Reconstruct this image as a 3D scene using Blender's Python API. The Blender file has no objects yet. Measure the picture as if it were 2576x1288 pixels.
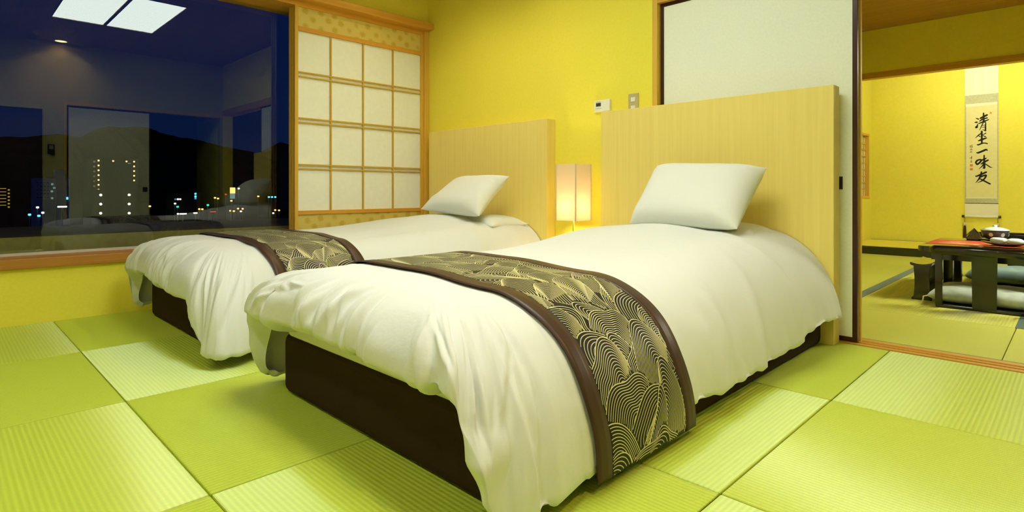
import bpy, bmesh, math, random
import numpy as np
from mathutils import Vector, Matrix
random.seed(7); RNG = np.random.default_rng(11)
C = bpy.context.scene.collection
sc = bpy.context.scene
# ------------------------------------------------------------------ camera, world, exposure
cam = bpy.data.cameras.new('camera'); cam_o = bpy.data.objects.new('camera', cam); C.objects.link(cam_o)
cam_o.location = (4.0026, -3.0061, 0.7149)
cam_o.rotation_euler = (math.pi / 2, 0, 0.7813)
cam.sensor_width = 36.0; cam.lens = 36.0 * 1438.7 / 2576.0
cam.shift_y = -164.0 / 2576.0
cam.clip_start = 0.02; cam.clip_end = 5000
sc.camera = cam_o
sc.view_settings.view_transform = 'Standard'; sc.view_settings.look = 'None'
sc.view_settings.gamma = 1.0; sc.view_settings.use_curve_mapping = False
sc.view_settings.exposure = 0.09
w = bpy.data.worlds.new('night_sky'); sc.world = w; w.use_nodes = True
wn = w.node_tree.nodes; wl = w.node_tree.links
bg = wn['Background']
wtc = wn.new('ShaderNodeTexCoord'); wsx = wn.new('ShaderNodeSeparateXYZ'); wcr = wn.new('ShaderNodeValToRGB')
wl.new(wtc.outputs['Generated'], wsx.inputs[0]); wl.new(wsx.outputs['Z'], wcr.inputs[0])
wcr.color_ramp.elements[0].position = 0.0; wcr.color_ramp.elements[0].color = (0.003, 0.009, 0.034, 1)
wcr.color_ramp.elements[1].position = 0.45; wcr.color_ramp.elements[1].color = (0.0003, 0.0045, 0.048, 1)
wl.new(wcr.outputs[0], bg.inputs[0]); bg.inputs[1].default_value = 1.0

PANEL_L = 11.8      # radiance of the ceiling light diffusers
DOWN_W = 80.0
HEAD_FILL_W = 27.0
REAR_FILL_W = 44.0
ROOM2_L = 46.0
TOKO_L = 58.0
LIGHT_COL = (0.93, 1.0, 0.88)

# ------------------------------------------------------------------ materials
MATS = {}
def srgb(r, g, b):
    f = lambda c: (c / 255 / 12.92) if c / 255 <= 0.04045 else ((c / 255 + 0.055) / 1.055) ** 2.4
    return (f(r), f(g), f(b))
def mat(name, col, rough=0.6, spec=0.3, noise=None, bump=None, wood=None, metallic=0.0, emis=None, sheen=0.0, coat=0.0):
    """noise=(scale, amount) colour variation; bump=(scale, strength); wood=(axis, dark_col) grain along axis"""
    m = bpy.data.materials.new(name); m.use_nodes = True
    nt = m.node_tree; n = nt.nodes; l = nt.links; b = n['Principled BSDF']
    b.inputs['Base Color'].default_value = (*col, 1); b.inputs['Roughness'].default_value = rough
    b.inputs['Specular IOR Level'].default_value = spec; b.inputs['Metallic'].default_value = metallic
    if sheen: b.inputs['Sheen Weight'].default_value = sheen
    if coat: b.inputs['Coat Weight'].default_value = coat; b.inputs['Coat Roughness'].default_value = 0.08
    tc = n.new('ShaderNodeTexCoord')
    src = None
    if wood:
        ax, dark, sc_ = wood
        mp = n.new('ShaderNodeMapping'); s = [sc_, sc_, sc_]; s['xyz'.index(ax)] = sc_ * 0.025
        mp.inputs['Scale'].default_value = s; l.new(tc.outputs['Object'], mp.inputs[0])
        nz = n.new('ShaderNodeTexNoise'); nz.inputs['Scale'].default_value = 1.0; nz.inputs['Detail'].default_value = 6; nz.inputs['Roughness'].default_value = 0.65
        l.new(mp.outputs[0], nz.inputs['Vector'])
        cr = n.new('ShaderNodeValToRGB'); cr.color_ramp.elements[0].position = 0.3; cr.color_ramp.elements[1].position = 0.7
        cr.color_ramp.elements[0].color = (*dark, 1); cr.color_ramp.elements[1].color = (*col, 1)
        l.new(nz.outputs[0], cr.inputs[0]); l.new(cr.outputs[0], b.inputs['Base Color'])
    if noise:
        nz = n.new('ShaderNodeTexNoise'); nz.inputs['Scale'].default_value = noise[0]; nz.inputs['Detail'].default_value = 5
        l.new(tc.outputs['Object'], nz.inputs['Vector'])
        mx = n.new('ShaderNodeMixRGB'); mx.blend_type = 'MULTIPLY'; mx.inputs[0].default_value = noise[1]
        mx.inputs[1].default_value = (*col, 1); l.new(nz.outputs[0], mx.inputs[2]); 
        cr = n.new('ShaderNodeValToRGB'); cr.color_ramp.elements[0].position = 0.3; cr.color_ramp.elements[0].color = (0.35, 0.35, 0.35, 1); cr.color_ramp.elements[1].position = 0.7
        l.new(nz.outputs[0], cr.inputs[0]); l.new(cr.outputs[0], mx.inputs[2]); l.new(mx.outputs[0], b.inputs['Base Color'])
    if bump:
        bz = n.new('ShaderNodeTexNoise'); bz.inputs['Scale'].default_value = bump[0]; bz.inputs['Detail'].default_value = 6
        l.new(tc.outputs['Object'], bz.inputs['Vector'])
        bp = n.new('ShaderNodeBump'); bp.inputs['Strength'].default_value = bump[1]; bp.inputs['Distance'].default_value = 0.004
        l.new(bz.outputs[0], bp.inputs['Height']); l.new(bp.outputs[0], b.inputs['Normal'])
    if emis:
        b.inputs['Emission Color'].default_value = (*emis[0], 1); b.inputs['Emission Strength'].default_value = emis[1]
    MATS[name] = m
    return m
def emit(name, col, s):
    m = bpy.data.materials.new(name); m.use_nodes = True; nt = m.node_tree
    for x in list(nt.nodes): nt.nodes.remove(x)
    o = nt.nodes.new('ShaderNodeOutputMaterial'); e = nt.nodes.new('ShaderNodeEmission')
    e.inputs[0].default_value = (*col, 1); e.inputs[1].default_value = s; nt.links.new(e.outputs[0], o.inputs[0])
    MATS[name] = m; return m

mat('wall', (0.89, 0.78, 0.085), 0.85, 0.15, noise=(60, 0.07), bump=(260, 0.12))
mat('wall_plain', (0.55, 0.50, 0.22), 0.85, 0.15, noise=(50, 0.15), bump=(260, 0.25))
mat('wall2', (0.88, 0.81, 0.12), 0.85, 0.15, noise=(40, 0.07), bump=(220, 0.1))
mat('ceiling_wood', (0.30, 0.19, 0.10), 0.6, 0.2, wood=('x', (0.22, 0.13, 0.06), 40))
mat('ceiling_wood2', (0.48, 0.27, 0.08), 0.6, 0.2, wood=('x', (0.36, 0.19, 0.05), 40))
mat('frame_wood', (0.76, 0.41, 0.065), 0.5, 0.3, wood=('y', (0.64, 0.30, 0.035), 60))
mat('frame_wood_v', (0.78, 0.50, 0.08), 0.5, 0.3, wood=('z', (0.66, 0.39, 0.045), 60))
mat('frame_wood_x', (0.66, 0.38, 0.06), 0.5, 0.3, wood=('x', (0.52, 0.27, 0.035), 60))
mat('sill_wood', (0.50, 0.225, 0.04), 0.45, 0.35, wood=('y', (0.38, 0.15, 0.022), 60))
mat('kumiko_wood', (0.60, 0.38, 0.05), 0.5, 0.3)
mat('headboard_wood', (0.88, 0.72, 0.21), 0.42, 0.35, wood=('z', (0.83, 0.65, 0.17), 48))
mat('shoji_paper', (0.91, 0.94, 0.82), 0.8, 0.1, noise=(30, 0.06), bump=(400, 0.1))
mat('fusuma_paper', (0.90, 0.93, 0.78), 0.75, 0.1, noise=(90, 0.08), bump=(300, 0.1))
mat('dark_lacquer_frame', (0.045, 0.012, 0.006), 0.3, 0.5)
mat('metal_dark', (0.02, 0.018, 0.012), 0.4, 0.5)
mat('aluminium', (0.75, 0.76, 0.74), 0.35, 0.5, metallic=0.6)
mat('bed_fabric', (0.045, 0.025, 0.010), 0.9, 0.1, noise=(900, 0.4), bump=(1500, 0.4))
mat('cotton', (0.71, 0.73, 0.69), 0.8, 0.12, bump=(17, 0.75), sheen=0.05)
mat('pillow_cotton', (0.74, 0.76, 0.70), 0.8, 0.12, bump=(13, 0.6))
mat('mattress_cotton', (0.70, 0.71, 0.62), 0.8, 0.12, bump=(30, 0.1))
mat('runner_border', (0.060, 0.027, 0.014), 0.42, 0.35, noise=(800, 0.2))
mat('runner_ground', (0.012, 0.009, 0.010), 0.5, 0.35)
mat('gold_thread', (0.68, 0.64, 0.32), 0.4, 0.45)
mat('lacquer', (0.008, 0.007, 0.006), 0.16, 0.5, coat=0.6)
mat('white_plastic', (0.80, 0.80, 0.68), 0.4, 0.4)
mat('switch_plate', (0.50, 0.45, 0.22), 0.35, 0.5)
mat('lcd', (0.06, 0.06, 0.03), 0.2, 0.5)
mat('print_grey', (0.35, 0.36, 0.30), 0.6, 0.2)
mat('heri', (0.20, 0.27, 0.22), 0.7, 0.2, noise=(90, 0.4))
mat('heri_green', (0.10, 0.17, 0.14), 0.7, 0.2, noise=(90, 0.5))
mat('underlay', (0.05, 0.05, 0.012), 0.9, 0.1)
mat('scroll_silk', (0.86, 0.85, 0.72), 0.7, 0.1, noise=(200, 0.06))
mat('scroll_brocade', (0.55, 0.58, 0.42), 0.6, 0.2, noise=(70, 0.35))
mat('scroll_paper', (0.80, 0.76, 0.42), 0.8, 0.1, noise=(30, 0.08))
mat('ink', (0.012, 0.013, 0.010), 0.7, 0.2)
mat('seal_red', (0.70, 0.22, 0.05), 0.7, 0.2)
mat('tassel_cord', (0.06, 0.035, 0.025), 0.9, 0.1)
mat('ivory', (0.70, 0.58, 0.40), 0.4, 0.4)
mat('celadon_cloth', (0.55, 0.64, 0.54), 0.45, 0.4, noise=(14, 0.7), sheen=0.2)
mat('celadon_cloth_dark', (0.24, 0.38, 0.36), 0.45, 0.4, noise=(14, 0.5), sheen=0.2)
mat('cushion_cord', (0.75, 0.74, 0.60), 0.7, 0.2)
mat('red_cloth', (0.55, 0.085, 0.03), 0.7, 0.2, noise=(16, 0.5))
mat('cream_print', (0.72, 0.58, 0.28), 0.7, 0.2)
mat('porcelain_blue', (0.055, 0.10, 0.13), 0.12, 0.6, noise=(45, 0.8), coat=0.5)
mat('porcelain_white', (0.55, 0.68, 0.66), 0.1, 0.6, coat=0.5)
mat('tray_wood', (0.05, 0.015, 0.006), 0.25, 0.5)
mat('wrap_white', (0.80, 0.86, 0.80), 0.45, 0.4, bump=(60, 0.4))
mat('bronze', (0.10, 0.07, 0.025), 0.35, 0.5, metallic=0.5, noise=(80, 0.7))
mat('concrete', (0.24, 0.22, 0.07), 0.9, 0.1, noise=(25, 0.35), bump=(90, 0.3))
mat('coping_sheet', (0.022, 0.020, 0.012), 0.8, 0.2, noise=(30, 0.3))
mat('hill', (0.010, 0.010, 0.008), 1.0, 0.0, noise=(0.02, 0.5))
mat('ground_dark', (0.012, 0.013, 0.015), 1.0, 0.0)
mat('building_dark', (0.02, 0.02, 0.02), 0.9, 0.0)
mat('building_blue', (0.55, 0.52, 0.60), 0.9, 0.0)
mat('corridor', (0.03, 0.03, 0.035), 0.9, 0.1)
mat('brown_door', (0.05, 0.028, 0.018), 0.5, 0.3)
mat('steel_pole', (0.10, 0.10, 0.10), 0.5, 0.4)
emit('panel_light', LIGHT_COL, PANEL_L)
emit('room2_light', (1.0, 0.97, 0.74), ROOM2_L)
emit('toko_light', (1.0, 0.97, 0.74), TOKO_L)
emit('downlight_glow', (1.0, 0.62, 0.25), 30)
emit('bulb_glow', (1.0, 0.78, 0.50), 300)
emit('window_warm', (1.0, 0.55, 0.18), 1.6)
emit('window_dim', (0.9, 0.7, 0.35), 0.10)
emit('window_amber', (1.0, 0.6, 0.1), 0.35)
emit('flood_white', (1.0, 0.95, 0.65), 9)
emit('window_cool', (0.5, 0.95, 0.9), 0.22)
emit('lamp_cyan', (0.15, 0.75, 1.0), 1.6)
emit('lamp_green', (0.02, 0.9, 0.5), 1.6)
emit('lamp_orange', (1.0, 0.5, 0.12), 2.2)
emit('lamp_white', (1.0, 0.92, 0.8), 2.5)
emit('lamp_red', (1.0, 0.15, 0.08), 0.5)
emit('lamp_blue', (0.1, 0.35, 1.0), 1.0)

# lamp shade: translucent paper lit from inside
m = bpy.data.materials.new('lamp_paper'); m.use_nodes = True; nt = m.node_tree
for x in list(nt.nodes): nt.nodes.remove(x)
o = nt.nodes.new('ShaderNodeOutputMaterial'); mx = nt.nodes.new('ShaderNodeMixShader'); mx.inputs[0].default_value = 0.6
d = nt.nodes.new('ShaderNodeBsdfDiffuse'); d.inputs[0].default_value = (0.80, 0.74, 0.60, 1)
t = nt.nodes.new('ShaderNodeBsdfTranslucent'); t.inputs[0].default_value = (0.85, 0.76, 0.58, 1)
nt.links.new(d.outputs[0], mx.inputs[1]); nt.links.new(t.outputs[0], mx.inputs[2]); nt.links.new(mx.outputs[0], o.inputs[0]); MATS['lamp_paper'] = m

# window pane: clear transmission with Fresnel mirror
m = bpy.data.materials.new('window_glass'); m.use_nodes = True; nt = m.node_tree
for x in list(nt.nodes): nt.nodes.remove(x)
o = nt.nodes.new('ShaderNodeOutputMaterial'); mx = nt.nodes.new('ShaderNodeMixShader'); fr = nt.nodes.new('ShaderNodeFresnel'); fr.inputs[0].default_value = 1.5
tr = nt.nodes.new('ShaderNodeBsdfTransparent'); tr.inputs[0].default_value = (0.95, 0.97, 0.97, 1)
gl = nt.nodes.new('ShaderNodeBsdfGlossy'); gl.inputs['Roughness'].default_value = 0.0; gl.inputs[0].default_value = (0.95, 1, 1, 1)
geo = nt.nodes.new('ShaderNodeNewGeometry'); inv = nt.nodes.new('ShaderNodeMath'); inv.operation = 'SUBTRACT'; inv.inputs[0].default_value = 1.0
nt.links.new(geo.outputs['Backfacing'], inv.inputs[1])
mul = nt.nodes.new('ShaderNodeMath'); mul.operation = 'MULTIPLY'; mul2 = nt.nodes.new('ShaderNodeMath'); mul2.operation = 'MULTIPLY'; mul2.inputs[1].default_value = 1.65
nt.links.new(fr.outputs[0], mul2.inputs[0]); nt.links.new(mul2.outputs[0], mul.inputs[0]); nt.links.new(inv.outputs[0], mul.inputs[1])
nt.links.new(mul.outputs[0], mx.inputs[0]); nt.links.new(tr.outputs[0], mx.inputs[1]); nt.links.new(gl.outputs[0], mx.inputs[2]); nt.links.new(mx.outputs[0], o.inputs[0]); MATS['window_glass'] = m

# tatami: woven rush; ribs run along the object's local x
def tatami(name, c1, c2, aniso_rot, rib=0.0135, bumpd=0.0012):
    m = bpy.data.materials.new(name); m.use_nodes = True; nt = m.node_tree; n = nt.nodes; l = nt.links; b = n['Principled BSDF']
    tc = n.new('ShaderNodeTexCoord'); sx = n.new('ShaderNodeSeparateXYZ'); l.new(tc.outputs['Object'], sx.inputs[0])
    w1 = n.new('ShaderNodeMath'); w1.operation = 'MULTIPLY'; w1.inputs[1].default_value = 2 * math.pi / rib; l.new(sx.outputs['Y'], w1.inputs[0])
    s1 = n.new('ShaderNodeMath'); s1.operation = 'SINE'; l.new(w1.outputs[0], s1.inputs[0])
    w2 = n.new('ShaderNodeMath'); w2.operation = 'MULTIPLY'; w2.inputs[1].default_value = 2 * math.pi / 0.0042; l.new(sx.outputs['X'], w2.inputs[0])
    s2 = n.new('ShaderNodeMath'); s2.operation = 'SINE'; l.new(w2.outputs[0], s2.inputs[0])
    a1 = n.new('ShaderNodeMath'); a1.operation = 'MULTIPLY_ADD'; a1.inputs[1].default_value = 0.25; l.new(s2.outputs[0], a1.inputs[0]); l.new(s1.outputs[0], a1.inputs[2])
    mp = n.new('ShaderNodeMapping'); mp.inputs['Scale'].default_value = (260, 40, 40); l.new(tc.outputs['Object'], mp.inputs[0])
    nz = n.new('ShaderNodeTexNoise'); nz.inputs['Scale'].default_value = 1; nz.inputs['Detail'].default_value = 4; l.new(mp.outputs[0], nz.inputs['Vector'])
    mr = n.new('ShaderNodeMapRange'); mr.inputs[1].default_value = -1.25; mr.inputs[2].default_value = 1.25; l.new(a1.outputs[0], mr.inputs[0])
    ad = n.new('ShaderNodeMath'); ad.operation = 'MULTIPLY_ADD'; ad.inputs[1].default_value = 0.55; l.new(mr.outputs[0], ad.inputs[0])
    nm = n.new('ShaderNodeMath'); nm.operation = 'MULTIPLY'; nm.inputs[1].default_value = 0.5; l.new(nz.outputs[0], nm.inputs[0]); l.new(nm.outputs[0], ad.inputs[2])
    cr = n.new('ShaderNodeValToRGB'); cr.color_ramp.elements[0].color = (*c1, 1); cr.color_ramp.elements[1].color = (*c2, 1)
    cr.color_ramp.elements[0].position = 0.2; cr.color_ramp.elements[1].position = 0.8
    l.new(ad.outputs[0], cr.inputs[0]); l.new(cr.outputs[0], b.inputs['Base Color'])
    bp = n.new('ShaderNodeBump'); bp.inputs['Strength'].default_value = 0.5; bp.inputs['Distance'].default_value = bumpd
    l.new(a1.outputs[0], bp.inputs['Height']); l.new(bp.outputs[0], b.inputs['Normal'])
    b.inputs['Roughness'].default_value = 0.6; b.inputs['Specular IOR Level'].default_value = 0.3
    # sheen of the rush stalks, which lie across the ribs
    gl = n.new('ShaderNodeBsdfGlossy')
    gl.inputs['Color'].default_value = (0.80, 0.90, 0.78, 1); gl.inputs['Roughness'].default_value = 0.62; gl.inputs['Anisotropy'].default_value = 0.9; gl.inputs['Rotation'].default_value = aniso_rot
    cv = n.new('ShaderNodeCombineXYZ'); cv.inputs[0].default_value = 1
    vt = n.new('ShaderNodeVectorTransform'); vt.vector_type = 'VECTOR'; vt.convert_from = 'OBJECT'; vt.convert_to = 'WORLD'
    l.new(cv.outputs[0], vt.inputs[0]); l.new(vt.outputs[0], gl.inputs['Tangent'])
    mxs = n.new('ShaderNodeMixShader'); mxs.inputs[0].default_value = 0.12; l.new(b.outputs[0], mxs.inputs[1]); l.new(gl.outputs[0], mxs.inputs[2])
    l.new(mxs.outputs[0], n['Material Output'].inputs[0])
    MATS[name] = m
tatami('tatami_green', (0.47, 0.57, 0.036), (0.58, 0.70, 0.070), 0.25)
tatami('tatami_old', (0.52, 0.54, 0.055), (0.62, 0.64, 0.11), 0.25, rib=0.015)
tatami('tatami_gold', (0.84, 0.72, 0.07), (0.92, 0.80, 0.11), 0.25, rib=0.015)

# patterned gold paper of the shoji strips
m = mat('gold_paper', (0.62, 0.47, 0.10), 0.5, 0.3)
nt = m.node_tree; n = nt.nodes; l = nt.links; b = n['Principled BSDF']
tc = n.new('ShaderNodeTexCoord'); mp = n.new('ShaderNodeMapping'); mp.inputs['Rotation'].default_value = (math.radians(40), 0, 0); mp.inputs['Scale'].default_value = (1, 12, 12)
l.new(tc.outputs['Object'], mp.inputs[0])
vo = n.new('ShaderNodeTexVoronoi'); vo.inputs['Scale'].default_value = 1; vo.inputs['Randomness'].default_value = 0.25; l.new(mp.outputs[0], vo.inputs['Vector'])
nz = n.new('ShaderNodeTexNoise'); nz.inputs['Scale'].default_value = 9; nz.inputs['Detail'].default_value = 5; l.new(mp.outputs[0], nz.inputs['Vector'])
ad = n.new('ShaderNodeMath'); ad.operation = 'MULTIPLY_ADD'; ad.inputs[1].default_value = 0.45; l.new(nz.outputs[0], ad.inputs[0]); l.new(vo.outputs['Distance'], ad.inputs[2])
cr = n.new('ShaderNodeValToRGB'); e = cr.color_ramp.elements; e[0].position = 0.42; e[0].color = (0.60, 0.43, 0.06, 1); e[1].position = 0.60; e[1].color = (0.72, 0.58, 0.15, 1)
l.new(ad.outputs[0], cr.inputs[0]); l.new(cr.outputs[0], b.inputs['Base Color'])

# ------------------------------------------------------------------ object helpers
def tag(o, label=None, cat=None, group=None, kind=None):
    if label: o['label'] = label
    if cat: o['category'] = cat
    if group: o['group'] = group
    if kind: o['kind'] = kind
    return o
def thing(name, loc, label, cat, group=None):
    o = bpy.data.objects.new(name, None); o.location = loc; o.empty_display_size = 0.1; C.objects.link(o)
    return tag(o, label, cat, group)
def link(name, me, m, parent=None, smooth=False):
    if m is not None: me.materials.append(MATS[m])
    if smooth:
        for p in me.polygons: p.use_smooth = True
    o = bpy.data.objects.new(name, me); C.objects.link(o)
    if parent is not None:
        o.parent = parent
        if parent.type == 'EMPTY': o.matrix_parent_inverse = Matrix.Translation(-parent.location)
    return o
def grounded(o):
    """move the origin of a top-level mesh to the centre of its base, keeping it where it stands"""
    me = o.data; co = np.empty(len(me.vertices) * 3); me.vertices.foreach_get('co', co); co = co.reshape(-1, 3)
    c = Vector(((co[:, 0].min() + co[:, 0].max()) / 2, (co[:, 1].min() + co[:, 1].max()) / 2, co[:, 2].min()))
    me.transform(Matrix.Translation(-c)); o.location = c
    return o
def mesh(verts, faces, name='m'):
    me = bpy.data.meshes.new(name); me.from_pydata([tuple(v) for v in verts], [], faces); me.update(); return me
def box_bm(bm, x, y, z, bev=0.0, seg=2, rot=None):
    r = bmesh.ops.create_cube(bm, size=1.0)
    M = Matrix.Translation(((x[0] + x[1]) / 2, (y[0] + y[1]) / 2, (z[0] + z[1]) / 2))
    if rot is not None: M = M @ rot
    M = M @ Matrix.Diagonal((abs(x[1] - x[0]), abs(y[1] - y[0]), abs(z[1] - z[0]), 1))
    bmesh.ops.transform(bm, matrix=M, verts=r['verts'])
    if bev > 0:
        es = list({e for v in r['verts'] for e in v.link_edges})
        bmesh.ops.bevel(bm, geom=es, offset=bev, segments=seg, profile=0.5, affect='EDGES')
def box(name, x, y, z, m, parent=None, bev=0.0, seg=2, rot=None, smooth=False):
    bm = bmesh.new(); box_bm(bm, x, y, z, bev, seg, rot); me = bpy.data.meshes.new(name); bm.to_mesh(me); bm.free()
    return link(name, me, m, parent, smooth)
def boxes(name, lst, m, parent=None, bev=0.0):
    bm = bmesh.new()
    for x, y, z in lst: box_bm(bm, x, y, z, bev)
    me = bpy.data.meshes.new(name); bm.to_mesh(me); bm.free(); return link(name, me, m, parent)
def lathe(name, prof, m, parent=None, c=(0, 0, 0), seg=40, axis='z'):
    vs = []; fs = []; k = len(prof)
    for i in range(seg):
        a = 2 * math.pi * i / seg
        for r, h in prof:
            if axis == 'z': vs.append((c[0] + r * math.cos(a), c[1] + r * math.sin(a), c[2] + h))
            elif axis == 'x': vs.append((c[0] + h, c[1] + r * math.cos(a), c[2] + r * math.sin(a)))
            else: vs.append((c[0] + r * math.cos(a), c[1] + h, c[2] + r * math.sin(a)))
    for i in range(seg):
        j = (i + 1) % seg
        for q in range(k - 1): fs.append((i * k + q, j * k + q, j * k + q + 1, i * k + q + 1))
    me = mesh(vs, fs, name); bm = bmesh.new(); bm.from_mesh(me); bmesh.ops.remove_doubles(bm, verts=bm.verts, dist=1e-6)
    bmesh.ops.recalc_face_normals(bm, faces=bm.faces); bm.to_mesh(me); bm.free()
    return link(name, me, m, parent, True)
def tube(name, pts, r, m, parent=None, seg=8):
    vs = []; fs = []; pts = [Vector(q) for q in pts]
    for i, q in enumerate(pts):
        d = (pts[min(i + 1, len(pts) - 1)] - pts[max(i - 1, 0)]).normalized()
        a = d.orthogonal().normalized() if i == 0 else (a - d * a.dot(d)).normalized()
        b_ = d.cross(a); rr = r[i] if isinstance(r, (list, tuple)) else r
        for k in range(seg):
            t_ = 2 * math.pi * k / seg; vs.append(q + (a * math.cos(t_) + b_ * math.sin(t_)) * rr)
    for i in range(len(pts) - 1):
        for k in range(seg):
            k2 = (k + 1) % seg; fs.append((i * seg + k, i * seg + k2, (i + 1) * seg + k2, (i + 1) * seg + k))
    fs.append(tuple(range(seg - 1, -1, -1))); fs.append(tuple(range((len(pts) - 1) * seg, len(pts) * seg)))
    return link(name, mesh(vs, fs, name), m, parent, True)
def prism(name, outline, m, parent=None, axis='y', a0=0.0, a1=1.0, bev=0.0):
    """outline: 2-D points in the plane across axis; extruded from a0 to a1"""
    def P(q, a): return {'y': (q[0], a, q[1]), 'x': (a, q[0], q[1]), 'z': (q[0], q[1], a)}[axis]
    k = len(outline); vs = [P(q, a0) for q in outline] + [P(q, a1) for q in outline]
    fs = [tuple(range(k)), tuple(range(2 * k - 1, k - 1, -1))] + [(i, (i + 1) % k, k + (i + 1) % k, k + i) for i in range(k)]
    me = mesh(vs, fs, name); bm = bmesh.new(); bm.from_mesh(me); bmesh.ops.recalc_face_normals(bm, faces=bm.faces)
    if bev: bmesh.ops.bevel(bm, geom=[e for e in bm.edges], offset=bev, segments=2, affect='EDGES', clamp_overlap=True)
    bm.to_mesh(me); bm.free(); return link(name, me, m, parent)
def struct(o, label=None): return tag(o, label, kind='structure')
def part_of(src, name, M, parent):
    o = bpy.data.objects.new(name, src); C.objects.link(o); o.parent = parent; o.matrix_local = M; return o

T = 0.85; RX = 4.595; RY = -4.25; CZ = 2.558; GX = -0.22
# ------------------------------------------------------------------ bedroom floor of half mats
fl = struct(box('floor', (0, RX), (RY, 0.0), (-0.06, -0.022), 'underlay'), 'bedroom floor laid with square green half mats in a checker')
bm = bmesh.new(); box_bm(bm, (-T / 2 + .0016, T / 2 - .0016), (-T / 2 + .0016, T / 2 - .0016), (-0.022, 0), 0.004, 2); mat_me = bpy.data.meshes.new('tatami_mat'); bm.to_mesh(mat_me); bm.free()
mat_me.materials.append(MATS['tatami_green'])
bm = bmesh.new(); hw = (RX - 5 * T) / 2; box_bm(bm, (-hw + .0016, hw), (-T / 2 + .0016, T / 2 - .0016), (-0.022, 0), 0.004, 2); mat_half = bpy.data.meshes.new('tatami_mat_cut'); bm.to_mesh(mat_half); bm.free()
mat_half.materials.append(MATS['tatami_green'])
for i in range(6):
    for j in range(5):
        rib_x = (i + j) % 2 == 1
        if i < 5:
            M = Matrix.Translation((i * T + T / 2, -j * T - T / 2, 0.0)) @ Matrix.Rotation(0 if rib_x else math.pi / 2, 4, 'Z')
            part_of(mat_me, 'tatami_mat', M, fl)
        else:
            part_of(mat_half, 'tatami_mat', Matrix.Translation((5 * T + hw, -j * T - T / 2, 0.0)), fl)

# ------------------------------------------------------------------ window wall
ww = struct(boxes('wall_window', [((-0.30, 0), (RY, 0.0), (-0.06, 0.298)), ((-0.30, 0), (RY, 0.0), (2.105, CZ + 0.1)), ((-0.30, 0), (RY - .2, -3.95), (0.298, 2.105))], 'wall'), 'yellow plastered wall below and above the wide window')
win = struct(boxes('window_1', [((-0.235, -0.205), (-3.95, 0.0), (0.345, 0.366)), ((-0.235, -0.205), (-3.95, 0.0), (2.075, 2.105)), ((-0.235, -0.205), (-3.95, -3.92), (0.366, 2.075)), ((-0.235, -0.205), (-0.03, 0.0), (0.366, 2.075))], 'aluminium'), 'wide picture window reflecting the room above the night city')
pn = box('pane', (GX - 0.004, GX + 0.004), (-3.92, -0.03), (0.366, 2.075), 'window_glass', win)
sill = struct(boxes('trim_1', [((-0.30, 0.022), (-3.95, 0.0), (0.298, 0.352))], 'sill_wood', bev=0.003), 'orange brown wooden sill under the window')
lint = struct(boxes('trim_2', [((-0.30, -0.005), (-3.95, 0.0), (2.055, 2.105)),], 'frame_wood'), 'wooden head rail with tracks above the window')
beam = struct(box('trim_3', (-0.01, 0.082), (RY, -0.002), (2.088, 2.145), 'frame_wood', None, 0.006), 'thick orange brown wooden beam above the window and paper screen')
post = struct(box('trim_4', (-0.12, 0.012), (-0.046, -0.001), (0.352, 2.088), 'frame_wood_v', None, 0.002), 'wooden corner post beside the paper screen')

# shoji screens: front one detailed, two slid behind it
def shoji(xf, first):
    lab = 'square paned paper screen with gold patterned strips facing the bed' if first else 'paper screen slid behind the gold strip one, showing its wooden edge'
    t = thing('shoji_screen', (xf, -0.61, 0.352), lab, 'screen', None if first else 'screens stacked behind the front one')
    x0, x1 = xf - 0.026, xf; yl, yr = -1.183, -0.046
    box('stile', (x0, x1), (yl, -1.158), (0.352, 2.06), 'frame_wood_v', t, 0.0015)
    box('stile', (x0, x1), (-0.075, yr), (0.352, 2.06), 'frame_wood_v', t, 0.0015)
    box('top_rail', (x0, x1), (-1.158, -0.075), (2.051, 2.085), 'frame_wood', t, 0.0015)
    box('rail', (x0, x1 + 0.002), (-1.158, -0.075), (1.876, 1.908), 'frame_wood', t, 0.0015)
    box('rail', (x0, x1 + 0.002), (-1.158, -0.075), (0.541, 0.570), 'frame_wood', t, 0.0015)
    box('bottom_rail', (x0, x1), (-1.158, -0.075), (0.352, 0.39), 'frame_wood', t, 0.0015)
    box('patterned_strip', (x0 + .004, x1 - .008), (-1.158, -0.075), (1.908, 2.051), 'gold_paper', t)
    box('patterned_strip', (x0 + .004, x1 - .008), (-1.158, -0.075), (0.39, 0.541), 'gold_paper', t)
    ys = [-1.158, -0.902, -0.628, -0.352, -0.075]; zs = [(0.570, 0.875), (0.905, 1.212), (1.243, 1.546), (1.577, 1.876)]
    if first:
        for i in range(4):
            for z in zs: box('paper_pane', (x0 + .006, x1 - .014), (ys[i], ys[i + 1]), (z[0] - .016, z[1] + .016), 'shoji_paper', t)
        for y in ys[1:4]: box('lattice_bar', (x1 - .013, x1 - .001), (y - .006, y + .006), (0.570, 1.876), 'kumiko_wood', t, 0.0008)
        for z in (0.875, 0.905, 1.212, 1.243, 1.546, 1.577): box('lattice_bar', (x1 - .013, x1 - .002), (-1.158, -0.075), (z - .0052, z + .0052), 'kumiko_wood', t, 0.0008)
        box('finger_pull', (x1 - .002, x1 + .002), (-0.066, -0.054), (0.872, 0.912), 'frame_wood', t)
    else:
        box('paper_pane', (x0 + .006, x1 - .014), (-1.158, -0.075), (0.570, 1.876), 'shoji_paper', t)
shoji(-0.006, True); shoji(-0.044, False); shoji(-0.082, False)

# outside ledge below the glass
t = thing('ledge', (-0.85, -3, -0.25), 'olive concrete ledge with a dark coping running outside below the window', 'ledge')
box('body', (-1.38, -0.31), (-9, 3), (-0.25, 0.448), 'concrete', t); box('coping', (-1.39, -0.312), (-9, 3), (0.446, 0.456), 'coping_sheet', t)

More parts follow.
